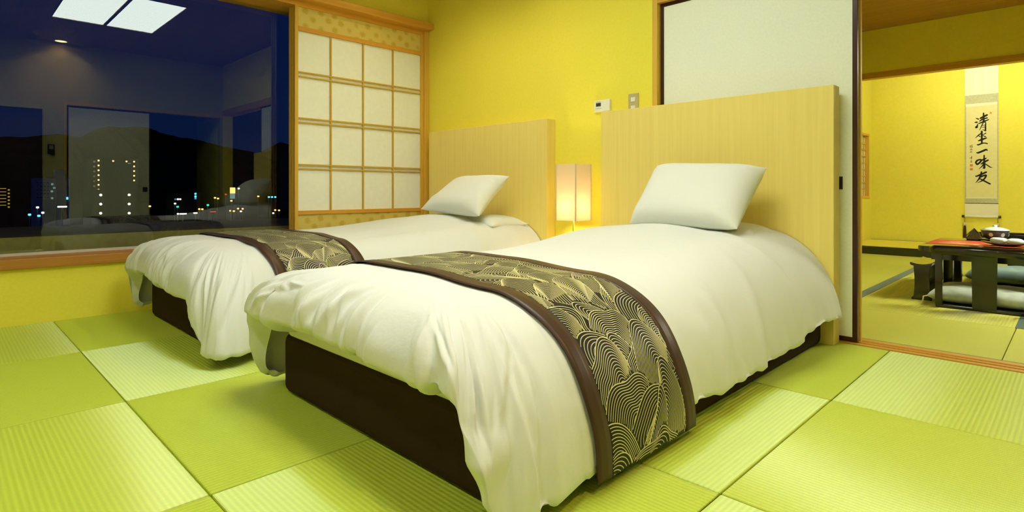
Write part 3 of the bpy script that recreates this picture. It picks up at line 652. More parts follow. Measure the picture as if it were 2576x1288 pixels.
dB = Duvet(EL=0.42, ER=1.10, EY=-2.03, yh=-0.092, yc=-0.46, rc=0.07, n=2.3, ztop=ztopB,
           runL=lambda y: 0.33, runR=lambda y: 0.39 + 0.12 * sstep(-1.85, -2.05, y), runF=0.205,
           hemL=lambda y: 0.05, hemR=lambda y: 0.05, hemF=lambda x: 0.285 - 0.045 * sstep(.3, 1.15, x), footness=lambda x: (1 - sstep(1.22, 1.52, x)) * sstep(0.10, 0.16, x), base=(0.215, 1.385), flare=0.04, lip=0.10, seed=9, nfold=100, nside=40, ry0=-1.92, ry1=-1.44, xmin=0.012)
grounded(tag(link('duvet', dB.build(), 'cotton', None, True), 'white cotton duvet on the bed beside the window', 'duvet'))
make_runner(dA, -1.92, -1.44, 0.10, 0.026, 'bed_runner', 'brown and gold wave patterned runner across the bed by the sliding door', 21)
make_runner(dB, -1.92, -1.44, 0.10, 0.06, 'bed_runner', 'brown and gold wave patterned runner across the bed beside the window', 33)
make_pillow('pillow', (2.353, -.483, .545), (2.945, -.55, .548), (2.353, -.205, .855), (2.94, -.20, .825), 0.19, 'white pillow propped up against the headboard by the sliding door', 3, pinch=0.02)
make_pillow('pillow', (2.33, -.47, .50), (2.98, -.44, .50), (2.33, -.11, .50), (2.98, -.11, .50), 0.13, 'white pillow lying flat, tucked under the duvet by the sliding door', 4)
make_pillow('pillow', (0.689, -.585, .585), (1.246, -.53, .55), (0.70, -.25, .80), (1.246, -.25, .815), 0.15, 'white pillow propped up on the bed beside the window', 6)
make_pillow('pillow', (0.65, -.50, .485), (1.29, -.45, .485), (0.65, -.11, .485), (1.29, -.11, .485), 0.13, 'white pillow lying flat under the propped one beside the window', 8)

# ------------------------------------------------------------------ bedside lamp
LX, LY, HS = 1.725, -0.155, 0.0775
t = thing('floor_lamp', (LX, LY, 0), 'glowing square paper shade lamp between the two headboards', 'lamp')
lathe('base', [(0, 0), (0.075, 0), (0.075, 0.012), (0.02, 0.02), (0.008, 0.025), (0, .025)], 'frame_wood_v', t, (LX, LY, 0), 36)
tube('pole', [(LX, LY, 0.02), (LX, LY, 0.60)], 0.0055, 'frame_wood_v', t, 10)
z0, z1 = 0.528, 0.882
vs = []; fs = []
for z in (z0, z1):
    for hx in (HS, HS - .0015):
        for (a, b_) in ((-1, -1), (1, -1), (1, 1), (-1, 1)): vs.append((LX + a * hx, LY + b_ * hx, z))
for i in range(4):
    j = (i + 1) % 4; fs += [(i, j, 8 + j, 8 + i), (4 + j, 4 + i, 12 + i, 12 + j), (i, 4 + i, 4 + j, j), (8 + i, 8 + j, 12 + j, 12 + i)]
shade = link('shade', mesh(vs, fs, 'shade'), 'lamp_paper', t)
boxes('shade_frame', [((LX + a * HS - .003, LX + a * HS + .003), (LY + b_ * HS - .003, LY + b_ * HS + .003), (z0, z1)) for a in (-1, 1) for b_ in (-1, 1)], 'ivory', shade)
boxes('shade_spider', [((LX - HS, LX + HS), (LY - .002, LY + .002), (z0 + .002, z0 + .006)), ((LX - .002, LX + .002), (LY - HS, LY + HS), (z0 + .002, z0 + .006))], 'ivory', shade)
lathe('bulb', [(0, 0.095), (0.018, 0.088), (0.027, 0.068), (0.025, 0.045), (0.014, 0.02), (0.012, 0.0), (0, 0)], 'bulb_glow', t, (LX, LY, 0.565), 20)
tube('pull_chain', [(LX + .02, LY - .03, 0.535), (LX + .02, LY - .03, 0.46)], 0.0018, 'tassel_cord', t, 6)

# ------------------------------------------------------------------ wall controls
t = thing('thermostat', (1.845, -0.012, 1.22), 'white thermostat with a small dark display on the yellow wall', 'thermostat')
box('body', (1.785, 1.905), (-0.018, 0.0), (1.221, 1.293), 'white_plastic', t, 0.002)
box('display', (1.799, 1.837), (-0.0188, -0.017), (1.254, 1.277), 'lcd', t)
box('button_row', (1.797, 1.840), (-0.0185, -0.017), (1.240, 1.243), 'print_grey', t); box('maker_mark', (1.797, 1.836), (-0.0185, -0.017), (1.2815, 1.285), 'print_grey', t)
box('cover_door', (1.848, 1.902), (-0.0192, -0.017), (1.224, 1.290), 'white_plastic', t, 0.0008)
t = thing('light_switch', (2.069, -0.006, 1.19), 'grey beige plate with two white light switches above the headboard', 'light switch')
box('plate', (2.034, 2.105), (-0.007, 0.0), (1.19, 1.309), 'switch_plate', t, 0.0015)
box('switch_button', (2.054, 2.084), (-0.010, -0.006), (1.259, 1.286), 'white_plastic', t, 0.001); box('switch_button', (2.054, 2.084), (-0.010, -0.006), (1.208, 1.235), 'white_plastic', t, 0.001)
t = thing('wall_phone', (RX - .03, -2.0, 1.17), 'dark intercom on the wall opposite the window', 'intercom')
box('body', (RX - .03, RX), (-2.035, -1.965), (1.17, 1.29), 'metal_dark', t, 0.003); box('screen', (RX - .032, RX - .029), (-2.02, -1.98), (1.23, 1.275), 'print_grey', t)

# ------------------------------------------------------------------ sitting room shell
Y2 = 4.461; YB = 5.589; XL = 2.08; XR2 = 6.0; C2 = 2.53
f2 = struct(box('floor_sitting_room', (XL, XR2), (0.138, Y2), (-0.06, -0.02), 'underlay'), 'sitting room floor laid with long rush mats')
def mat2(x, y, along_x, m='tatami_old', z=(-0.02, 0.0)):
    cx, cy = (x[0] + x[1]) / 2, (y[0] + y[1]) / 2; hx, hy = (x[1] - x[0]) / 2 - .001, (y[1] - y[0]) / 2 - .001
    if not along_x: hx, hy = hy, hx
    bm = bmesh.new(); box_bm(bm, (-hx, hx), (-hy, hy), z, 0.003, 2); me = bpy.data.meshes.new('tatami_mat'); bm.to_mesh(me); bm.free(); me.materials.append(MATS[m])
    return part_of(me, 'tatami_mat', Matrix.Translation((cx, cy, 0)) @ Matrix.Rotation(0 if along_x else math.pi / 2, 4, 'Z'), f2)
mat2((XL, 3.77), (0.138, 0.955), True); mat2((3.77, XR2), (0.138, 0.955), True)
mat2((XL, 2.94), (0.955, 2.65), False); mat2((2.94, 3.80), (0.955, 2.65), False); mat2((3.80, 4.66), (0.955, 2.65), False); mat2((4.66, XR2), (0.955, 2.65), False)
mat2((XL, 2.94), (2.65, 3.565), False); mat2((2.94, 4.66), (2.65, 3.565), True); mat2((4.66, XR2), (2.65, 3.565), True)
mat2((XL, 3.80), (3.565, Y2), True); mat2((3.80, XR2), (3.565, Y2), True)
for x, y, m in (((XL, XR2), (0.138, 0.160), 'heri'), ((2.905, 2.972), (0.955, 3.565), 'heri'), ((3.765, 3.832), (0.955, 2.65), 'heri_green'), ((4.63, 4.69), (0.955, 2.65), 'heri')):
    box('mat_border', x, y, (-0.01, 0.0012), m, f2)
struct(boxes('wall_sitting_room', [((XL - .1, XL), (0.14, YB + .1), (-0.06, 0.64)), ((XL - .1, XL), (0.14, YB + .1), (1.43, C2 + .1)), ((XL - .1, XL), (0.14, 5.03), (0.64, 1.43)), ((XL - .1, XL), (5.42, YB + .1), (0.64, 1.43)), ((XL - .1, XR2), (YB, YB + .1), (-0.06, C2 + .1)), ((RX, XR2), (0.0, 0.14), (-0.06, 2.0))], 'wall2'), 'bright yellow walls of the sitting room and its alcove')
struct(box('wall_far_right', (XR2, XR2 + .1), (0.14, YB + .1), (-0.06, C2 + .1), 'brown_door'), 'dark panelled end wall of the sitting room')
struct(boxes('wall_alcove', [((XL, XR2), (Y2, Y2 + .09), (2.05, C2 + .1))], 'wall2'), 'olive yellow wall above the alcove opening')
struct(box('trim_9', (XL, XR2), (Y2 - .01, Y2 + .1), (1.985, 2.05), 'frame_wood_x', None, 0.002), 'wooden beam across the top of the alcove')
c2 = struct(box('ceiling_sitting_room', (XL - .1, XR2 + .1), (0.0, YB + .1), (C2 + .04, C2 + .1), 'ceiling_wood2'), 'brown boarded sitting room ceiling')
yv = 0.14; k = 0
yjs = [0.14, 0.69, 1.145, 1.6, 2.05, 2.5, 2.95, 3.40, 3.85, 4.30, Y2]
for a, b_ in zip(yjs[:-1], yjs[1:]): box('board', (XL, XR2), (a + .002, b_ - .002), (C2, C2 + .04), 'ceiling_wood2', c2)
al = struct(box('trim_10', (XL, XR2), (Y2 - .005, Y2 + .075), (-0.02, 0.088), 'lacquer', None, 0.004), 'black lacquered sill of the alcove')
fa = struct(box('floor_alcove', (XL, XR2), (Y2 + .07, YB), (-0.02, 0.07), 'underlay'), 'raised alcove floor')
me_ = box('tatami_mat', (XL, XR2), (Y2 + .075, YB - .035), (0.07, 0.0875), 'tatami_gold', fa); box('mat_border', (XL, XR2), (YB - .035, YB), (0.07, 0.0885), 'heri', fa)
# small lattice window in the alcove side wall
w2 = struct(boxes('window_2', [((XL - .06, XL + .012), (5.02, 5.45), (0.625, 0.65)), ((XL - .06, XL + .012), (5.02, 5.45), (1.415, 1.44)), ((XL - .06, XL + .012), (5.395, 5.425), (0.65, 1.415)), ((XL - .06, XL + .012), (5.02, 5.045), (0.65, 1.415))], 'frame_wood_v'), 'small paper lattice window in the side wall of the alcove')
box('paper_pane', (XL - .04, XL - .034), (5.04, 5.40), (0.65, 1.415), 'shoji_paper', w2)
for k in range(8): box('lattice_bar', (XL - .034, XL - .02), (5.045, 5.395), (0.73 + k * .083, 0.742 + k * .083), 'kumiko_wood', w2)
for y in (5.13, 5.22, 5.31): box('lattice_bar', (XL - .036, XL - .024), (y - .006, y + .006), (0.65, 1.415), 'kumiko_wood', w2)
t = thing('pendant_light', (4.5, 2.1, 1.78), 'square shaded pendant light hanging above the low table', 'pendant light')
box('diffuser', (4.14, 4.86), (1.74, 2.46), (1.80, 1.81), 'room2_light', t)
boxes('shade', [((4.12, 4.88), (1.72, 1.74), (1.78, 1.96)), ((4.12, 4.88), (2.46, 2.48), (1.78, 1.96)), ((4.12, 4.14), (1.74, 2.46), (1.78, 1.96)), ((4.86, 4.88), (1.74, 2.46), (1.78, 1.96)), ((4.12, 4.88), (1.72, 2.48), (1.95, 1.965))], 'frame_wood_x', t)
tube('cord', [(4.5, 2.1, 1.96), (4.5, 2.1, C2)], 0.006, 'tassel_cord', t)
t = thing('alcove_light', (3.6, Y2 + .2, 2.2), 'strip light hidden behind the beam of the alcove', 'light')
lathe('tube', [(0, -1.0), (0.016, -1.0), (0.016, 1.0), (0, 1.0)], 'toko_light', t, (3.6, Y2 + .2, 2.16), 16, 'x')
boxes('housing', [((2.5, 4.7), (Y2 + .09, Y2 + .28), (2.20, 2.22))], 'white_plastic', t)

# ------------------------------------------------------------------ hanging scroll
YS = 5.583
t = thing('hanging_scroll', (3.192, YS, 0.40), 'long hanging scroll with bold black brush writing in the yellow alcove', 'scroll')
sx0, sx1 = 3.040, 3.344
def sheet(nm, x, z, m, y, par=t, th=0.0012): return box(nm, x, (y - th, y), z, m, par)
sheet('brocade_band', (sx0, sx1), (0.565, 1.838), 'scroll_brocade', YS)
sheet('silk_top', (sx0, sx1), (1.838, 2.162), 'scroll_silk', YS); sheet('silk_bottom', (sx0, sx1), (0.425, 0.572), 'scroll_silk', YS)
sheet('silk_strip', (3.050, 3.335), (1.706, 1.738), 'scroll_silk', YS - .0014); sheet('silk_strip', (3.050, 3.335), (0.625, 0.638), 'scroll_silk', YS - .0014)
sheet('writing_paper', (3.053, 3.333), (0.638, 1.708), 'scroll_paper', YS - .0012)
for x in (3.142, 3.238): sheet('hanging_strip', (x - .008, x + .008), (1.846, 2.158), 'wrap_white', YS - .003)
tube('roller', [(sx0 - .002, YS - .014, 0.414), (sx1 + .002, YS - .014, 0.414)], 0.014, 'scroll_silk', t, 14)
for x, s_ in ((sx0, -1), (sx1, 1)): tube('roller_end', [(x, YS - .014, 0.414), (x + s_ * .026, YS - .014, 0.414)], 0.0155, 'lacquer', t, 14)
box('hanging_rod', (sx0, sx1), (YS - .006, YS), (2.158, 2.168), 'tassel_cord', t); tube('hanging_cord', [(3.10, YS - .004, 2.166), (3.192, YS - .003, 2.20), (3.285, YS - .004, 2.166)], 0.0015, 'tassel_cord', t, 6)
for x in (sx0 + .002, sx1 - .004):
    wc = tube('weight_cord', [(x, YS - .014, 0.40), (x, YS - .014, 0.335)], 0.002, 'tassel_cord', t, 6)
    lathe('weight_bead', [(0, -.02), (.012, -.016), (.017, 0), (.012, .016), (0, .02)], 'ivory', wc, (x, YS - .016, 0.322), 16)
    lathe('tassel', [(0, 0.145), (.009, 0.145), (.013, 0.12), (.017, 0.02), (.017, 0), (0, 0)], 'tassel_cord', wc, (x, YS - .018, 0.16), 14)
STR = [[(-47, 365, 8.2), (-25, 352, 15.5)], [(-60, 316, 6.4), (-48, 317, 18.2), (-36, 318, 13.6)], [(-33, 301, 4.5), (-36, 279, 13.6), (-45, 258, 27.3)], [(20, 419, 13.6), (21, 374, 16.3), (22, 318, 19.9)], [(-8, 361, 18.1), (22, 378, 22.6), (52, 395, 19.8)], [(-15, 327, 10.9), (12, 349, 18.1), (54, 360, 13.5)], [(-23, 300, 10.9), (22, 320, 18.1), (67, 340, 9.9)], [(19, 314, 7.2), (6, 280, 10.0), (-16, 222, 4.5)], [(12, 301, 6.3), (37, 312, 9.0), (38, 260, 13.5), (37, 211, 15.3)], [(37, 213, 13.5), (12, 228, 4.5)], [(9, 276, 6.3), (32, 279, 7.2)], [(6, 254, 6.3), (31, 257, 8.1)],
 [(-4, 184, 10.9), (-28, 162, 11.8), (-53, 133, 3.6)], [(-26, 160, 8.2), (-11, 146, 10.0)], [(4, 209, 18.1), (4, 142, 18.1), (5, 73, 16.3)], [(41, 183, 11.7), (12, 166, 8.1)], [(12, 159, 6.3), (39, 142, 11.7)], [(-26, 99, 11.8), (9, 114, 22.6), (46, 128, 13.5)], [(-36, 56, 12.7), (-25, 53, 16.4), (6, 67, 15.4), (29, 70, 12.7), (54, 62, 13.5)],
 [(-43, -37, 9.1), (-28, -40, 20.0), (9, -24, 21.7), (42, -8, 20.8), (54, -18, 10.8)],
 [(-38, -134, 18.2), (-50, -151, 16.4), (-38, -177, 18.2)], [(-42, -131, 16.4), (-15, -122, 16.3), (1, -127, 16.3), (-15, -156, 18.2), (-35, -175, 20.0)], [(26, -72, 12.7), (25, -106, 13.6), (27, -158, 19.9), (27, -222, 19.9)], [(6, -129, 13.6), (29, -115, 19.9), (44, -107, 10.8)], [(-3, -174, 9.1), (26, -151, 20.8), (62, -129, 15.3)], [(22, -170, 13.6), (6, -200, 10.9), (-23, -232, 2.7)], [(36, -173, 10.8), (62, -195, 10.8), (82, -213, 9.9), (100, -216, 2.7)], [(26, -224, 13.6), (9, -217, 3.6)],
 [(-50, -311, 11.8), (-42, -314, 15.5), (-4, -295, 20.0), (44, -268, 19.9)], [(1, -263, 11.8), (-3, -295, 18.1), (-21, -346, 15.4), (-52, -392, 3.6)], [(-4, -321, 20.0), (19, -310, 18.1), (41, -304, 18.1), (36, -330, 16.3), (12, -364, 15.4), (-35, -392, 3.6)], [(-15, -342, 9.1), (12, -360, 16.3), (49, -386, 16.2), (79, -406, 16.2)]]
SIG = [[(-108, 42, 3.7), (-81, 56, 4.6)], [(-102, 38, 3.7), (-103, 23, 3.7)], [(-102, 37, 3.2), (-94, 38, 3.2), (-94, 22, 3.7)], [(-87, 42, 3.7), (-87, 29, 3.7)], [(-82, 44, 3.7), (-82, 22, 4.1)], [(-102, 1, 3.7), (-83, 6, 3.7)], [(-91, 14, 3.7), (-100, -7, 2.7)], [(-92, 3, 3.2), (-82, -8, 3.2)], [(-100, -19, 2.7), (-84, -17, 2.7)], [(-92, -13, 2.7), (-94, -28, 2.7)], [(-103, -32, 2.7), (-83, -30, 2.7)], [(-98, -25, 2.7), (-103, -39, 2.7)], [(-89, -32, 2.7), (-83, -41, 2.7)],
 [(-108, -101, 3.7), (-82, -86, 4.1)], [(-89, -75, 3.7), (-90, -112, 4.1)], [(-99, -94, 3.2), (-83, -97, 3.7)], [(-101, -107, 3.2), (-84, -106, 3.7)], [(-99, -131, 2.7), (-84, -129, 2.7)], [(-91, -121, 2.7), (-92, -154, 2.7)], [(-101, -142, 2.7), (-83, -141, 2.7)], [(-96, -145, 2.7), (-102, -155, 2.7)], [(-89, -145, 2.7), (-82, -154, 2.7)]]
def brush(name, strokes, y, par):
    vs = []; fs = []
    for si, s_ in enumerate(strokes):
        P = np.array(s_, float); tt = np.linspace(0, len(P) - 1, 8 * (len(P) - 1) + 1); Q = []
        for t_ in tt:
            i = min(int(t_), len(P) - 2); f = t_ - i; p0, p1, p2, p3 = P[max(i - 1, 0)], P[i], P[i + 1], P[min(i + 2, len(P) - 1)]
            Q.append(0.5 * (2 * p1 + (p2 - p0) * f + (2 * p0 - 5 * p1 + 4 * p2 - p3) * f * f + (3 * p1 - p0 - 3 * p2 + p3) * f ** 3))
        Q = np.array(Q); d_ = np.gradient(Q[:, :2], axis=0); d_ /= np.linalg.norm(d_, axis=1)[:, None] + 1e-9
        # rounded ends
        w0, w1 = Q[0, 2], Q[-1, 2]
        Q = np.vstack([np.append(Q[0, :2] - d_[0] * w0 * .42, w0 * .35), Q, np.append(Q[-1, :2] + d_[-1] * w1 * .42, w1 * .35)]); d_ = np.vstack([d_[:1], d_, d_[-1:]])
        k0 = len(vs); yy = y - si * 0.00002
        for (a, b_, w_), (dx, dz) in zip(Q, d_):
            for sg in (-1, 1): vs.append((3.192 + (a - dz * w_ / 2 * sg) / 1000, yy, 1.2 + (b_ + dx * w_ / 2 * sg) / 1000))
        for i in range(len(Q) - 1): fs.append((k0 + 2 * i, k0 + 2 * i + 1, k0 + 2 * i + 3, k0 + 2 * i + 2))
    return link(name, mesh(vs, fs, name), 'ink', par)
brush('brush_writing', STR, YS - .0030, t); brush('signature', SIG[:13], YS - .0030, t); brush('signature', SIG[13:], YS - .0030, t)
for x, z, s_ in ((3.101, 1.015, .013), (3.101, 0.969, .013), (3.276, 1.615, .009)): sheet('red_seal', (x - s_, x + s_), (z - s_, z + s_), 'seal_red', YS - .0028, th=.0004)

# ------------------------------------------------------------------ low table and what stands around it
t = thing('low_table', (3.99, 1.95, 0), 'glossy black lacquer low table in the sitting room', 'table')
tx0, tx1, ty0, ty1 = 3.236, 4.75, 1.585, 2.50
def rrect(x0, x1, y0, y1, r, k=6):
    o = []
    for cx, cy, a0 in ((x1 - r, y1 - r, 0), (x0 + r, y1 - r, 90), (x0 + r, y0 + r, 180), (x1 - r, y0 + r, 270)):
        for i in range(k + 1): a = math.radians(a0 + 90 * i / k); o.append((cx + r * math.cos(a), cy + r * math.sin(a)))
    return o
prism('table_top', rrect(tx0, tx1, ty0, ty1, 0.045), 'lacquer', t, 'z', 0.318, 0.352, 0.004)
boxes('apron', [((tx0 + .07, tx1 - .07), (ty0 + .06, ty0 + .08), (0.262, 0.32)), ((tx0 + .07, tx1 - .07), (ty1 - .08, ty1 - .06), (0.262, 0.32)), ((tx0 + .09, tx0 + .11), (ty0 + .06, ty1 - .06), (0.262, 0.32)), ((tx1 - .09, tx1 - .07), (ty0 + .06, ty1 - .06), (0.262, 0.32))], 'lacquer', t)
for x in (tx0 + .09, tx1 - .145):
    for y in (ty0 + .375, ty1 - .14): box('leg', (x, x + .055), (y, y + .055), (0, 0.32), 'lacquer', t, 0.006)
t = thing('table_runner', (3.99, 2.06, .352), 'red cloth with pale brush prints along the black low table', 'table runner')
box('cloth', (3.245, tx1 - .01), (1.83, 2.26), (0.3515, 0.3535), 'red_cloth', t)
rg = np.random.default_rng(4)
for k in range(26):
    cx, cy = rg.uniform(3.28, 4.5), rg.uniform(1.86, 2.23); a, b_ = rg.uniform(.03, .09), rg.uniform(.008, .022); n0 = 14; ph = rg.uniform(0, 6.3)
    ol = [(cx + a * (1 + .25 * math.sin(3 * q + ph)) * math.cos(q), cy + b_ * (1 + .3 * math.sin(2 * q + ph)) * math.sin(q)) for q in np.linspace(0, 2 * math.pi, n0, endpoint=False)]
    prism('cream_motif', ol, 'cream_print', t, 'z', 0.3534, 0.3538)
# covered bowl on a dark saucer
bx, by = 3.575, 2.335
t = thing('saucer', (bx, by, .352), 'dark wooden saucer under the lidded bowl', 'saucer')
lathe('dish', [(0, 0.004), (.05, .004), (.055, 0.0), (.06, 0.002), (.098, 0.016), (.10, 0.019), (.095, .019), (.06, 0.008), (0, 0.008)], 'tray_wood', t, (bx, by, .352), 40)
t = thing('lidded_bowl', (bx, by, .360), 'blue and white porcelain lidded bowl on the low table', 'bowl')
lathe('bowl', [(0, 0), (.032, 0), (.034, .006), (.055, .014), (.072, .034), (.079, .056), (.081, .072), (.078, .072), (.074, .05), (0, .02)], 'porcelain_blue', t, (bx, by, .360), 40)
lathe('lid', [(.084, .072), (.085, .075), (.05, .090), (.018, .096), (.012, .098), (.014, .108), (.008, .112), (0, .112)], 'porcelain_white', t, (bx, by, .360), 40)
for k in range(7):
    a = k * 2 * math.pi / 7; ol = []
    vs = [(bx + .0765 * math.cos(a), by + .0765 * math.sin(a), .403)]; fs = []
    for q in range(12):
        b_ = q * math.pi / 6; aa_ = a + .17 * math.cos(b_); hz = .043 + .014 * math.sin(b_); rr = np.interp(hz, [.034, .056, .072], [.0735, .0802, .082]); vs.append((bx + rr * math.cos(aa_), by + rr * math.sin(aa_), .360 + hz))
    fs = [(0, 1 + q, 1 + (q + 1) % 12) for q in range(12)]; link('flower_print', mesh(vs, fs), 'porcelain_white', t)
# dark leaf plate with two wrapped sweets
px_, py_ = 3.665, 1.92
t = thing('leaf_plate', (px_, py_, .354), 'dark curved leaf shaped plate on the red cloth', 'plate')
vs = []; fs = []; nu, nv = 20, 10
for i in range(nu + 1):
    u = i / nu * 2 - 1
    for j in range(nv + 1):
        v = (j / nv * 2 - 1) * (1 - abs(u) ** 2.6) ** .6 if abs(u) < 1 else 0
        vs.append((px_ + u * .130, py_ + v * .062, .356 + .030 * abs(u) ** 2.2 + .014 * v * v))
for i in range(nu):
    for j in range(nv): q = i * (nv + 1) + j; fs.append((q, q + nv + 1, q + nv + 2, q + 1))
pl = link('plate', mesh(vs, fs), 'tray_wood', t, True); md = pl.modifiers.new('thick', 'SOLIDIFY'); md.thickness = 0.004
for k, (dx, tilt, lab) in enumerate(((-.04, .25, 'left plump'), (.042, -.2, 'right flat'))):
    vs = []; fs = []; nu, nv = 18, 10; rg = np.random.default_rng(40 + k)
    for i in range(nv + 1):
        p = math.pi * i / nv - math.pi / 2
        for j in range(nu):
            a = 2 * math.pi * j / nu; r = 1 + .08 * math.sin(3 * a + k) + .05 * math.sin(5 * a + 2 * p)
            vs.append((px_ + dx + .043 * r * math.cos(p) ** .7 * math.cos(a), py_ + .030 * r * math.cos(p) ** .7 * math.sin(a), .384 + .022 * math.sin(p) + .006 * (1 - k) * math.cos(p)))
    for i in range(nv):
        for j in range(nu): fs.append((i * nu + j, i * nu + (j + 1) % nu, (i + 1) * nu + (j + 1) % nu, (i + 1) * nu + j))
    me = mesh(vs, fs); bm = bmesh.new(); bm.from_mesh(me); bmesh.ops.remove_doubles(bm, verts=bm.verts, dist=2e-4); bm.to_mesh(me); bm.free()
    o = grounded(tag(link('wrapped_sweet', me, 'wrap_white', None, True), ('plump white wrapped sweet on the leaf plate beside the lidded bowl', 'flatter white wrapped sweet at the far tip of the leaf plate')[k], 'sweet', 'two sweets on the leaf plate'))
# small bronze ornament
ox, oy = 3.447, 2.44
t = thing('ornament', (ox, oy, .352), 'small dark pyramid shaped ornament on the low table', 'ornament')
lathe('base', [(0, 0), (.045, 0), (.045, .006), (0, .008)], 'tray_wood', t, (ox, oy, .352), 24)
vs = [(ox - .048, oy - .03, .358), (ox + .05, oy - .03, .358), (ox + .05, oy + .03, .358), (ox - .048, oy + .03, .358), (ox - .03, oy - .022, .392), (ox + .034, oy - .022, .388), (ox + .034, oy + .022, .388), (ox - .03, oy + .022, .392), (ox - .008, oy - .006, .432), (ox + .006, oy - .006, .432), (ox + .006, oy + .006, .432), (ox - .008, oy + .006, .432)]
fs = [(0, 1, 5, 4), (1, 2, 6, 5), (2, 3, 7, 6), (3, 0, 4, 7), (4, 5, 9, 8), (5, 6, 10, 9), (6, 7, 11, 10), (7, 4, 8, 11), (8, 9, 10, 11), (3, 2, 1, 0)]
link('body', mesh(vs, fs), 'bronze', t)
for s_ in (-1, 1): tube('ridge', [(ox + s_ * .05, oy - .026, .372), (ox + s_ * .03, oy - .018, .40), (ox, oy - .004, .436)], 0.003, 'bronze', t, 6)

# legless chairs
def zaisu(cx, yb_, facing, label):
    """cx centre, yb_ the y of the back; facing +1 seat towards +y"""
    t = thing('legless_chair', (cx, yb_ + facing * .22, 0), label, 'chair', None); f = facing
    def Y(a, b_): return tuple(sorted((yb_ + f * a, yb_ + f * b_)))
    box('seat', (cx - .235, cx + .235), Y(0.0, .44), (0.0, 0.022), 'lacquer', t, 0.006)
    for s_ in (-1, 1): prism('back_post', [(cx + s_ * .235, 0.018), (cx + s_ * .198, 0.018), (cx + s_ * .198, 0.335), (cx + s_ * .235, 0.335)], 'lacquer', t, 'y', yb_ - .014, yb_ + .014, 0.004)
    prism('back_splat', [(cx - .056, 0.018), (cx + .056, 0.018), (cx + .058, 0.2), (cx + .060, 0.335), (cx - .060, 0.335), (cx - .058, 0.2)], 'lacquer', t, 'y', yb_ - .009, yb_ + .009, 0.003)
    # curved top rail
    vs = []; fs = []; k = 22; prof = [(-.016, .325), (.016, .325), (.018, .35), (.016, .372), (0, .380), (-.016, .372), (-.018, .35)]; q = len(prof)
    for i in range(k + 1):
        u = i / k * 2 - 1; bow = -f * 0.045 * (1 - u * u); rs = .55 if abs(u) > .97 else 1
        for a, b_ in prof: vs.append((cx + u * .265, yb_ + bow * 0.5 + a * rs, .352 + (b_ - .352) * rs + .004 * (1 - u * u)))
    for i in range(k):
        for j in range(q): fs.append((i * q + j, i * q + (j + 1) % q, (i + 1) * q + (j + 1) % q, (i + 1) * q + j))
    fs += [tuple(range(q)), tuple(range(k * q + q - 1, k * q - 1, -1))]
    me = mesh(vs, fs); bm = bmesh.new(); bm.from_mesh(me); bmesh.ops.recalc_face_normals(bm, faces=bm.faces); bm.to_mesh(me); bm.free()
    link('top_rail', me, 'lacquer', t, True)
    return t
zaisu(3.607, 1.335, 1, 'black lacquer legless chair with its back to the bedroom')
zaisu(3.655, 3.0, -1, 'black lacquer legless chair across the low table, under the scroll')
def cushion(name, cx, cy, z0, hx, hy, th, m, label, seed, tassels=True):
    t = thing(name, (cx, cy, z0), label, 'cushion'); rg = np.random.default_rng(seed); vs = []; fs = []; n_ = 36
    for sg in (1, -1):
        for i in range(n_ + 1):
            u = math.sin((2 * i / n_ - 1) * math.pi / 2)
            for j in range(n_ + 1):
                v = math.sin((2 * j / n_ - 1) * math.pi / 2)
                h = (max(0, 1 - u ** 6) ** .5) * (max(0, 1 - v ** 6) ** .5) * (1 - .12 * math.exp(-(u * u + v * v) / .02))
                zc = z0 + th * .42; x = cx + hx * u * (1 - .03 * (1 - v * v)); y = cy + hy * v * (1 - .03 * (1 - u * u))
                z = zc + (th * .58 * h if sg > 0 else -th * .42 * h); z += .004 * math.sin(9 * u + 2 * seed) * math.sin(8 * v) * h * (sg > 0)
                vs.append((x, y, z))
    w_ = n_ + 1; b0 = w_ * w_
    for i in range(n_):
        for j in range(n_): v = i * w_ + j; fs.append((v, v + w_, v + w_ + 1, v + 1)); fs.append((b0 + v, b0 + v + 1, b0 + v + w_ + 1, b0 + v + w_))
    me = mesh(vs, fs); bm = bmesh.new(); bm.from_mesh(me); bmesh.ops.remove_doubles(bm, verts=bm.verts, dist=2e-4); bmesh.ops.recalc_face_normals(bm, faces=bm.faces); bm.to_mesh(me); bm.free()
    link('cover', me, m, t, True)
    if tassels:
        for a in (-1, 1):
            for b_ in (-1, 1):
                x, y = cx + a * hx, cy + b_ * hy; zc = z0 + th * .42
                tube('corner_tassel', [(x - a * .006, y - b_ * .006, zc), (x + a * .014, y + b_ * .012, zc - .004), (x + a * .020, y + b_ * .016, max(.006, zc - .05))], [.004, .004, .0035], 'cushion_cord', t, 7)
    return t
cushion('floor_cushion', 3.60, 1.605, 0.021, 0.275, 0.245, 0.095, 'celadon_cloth', 'pale green silk floor cushion on the legless chair by the bedroom side', 1)
cushion('floor_cushion', 3.655, 2.77, 0.021, 0.275, 0.235, 0.11, 'celadon_cloth_dark', 'dark green silk floor cushion on the legless chair under the scroll', 2)
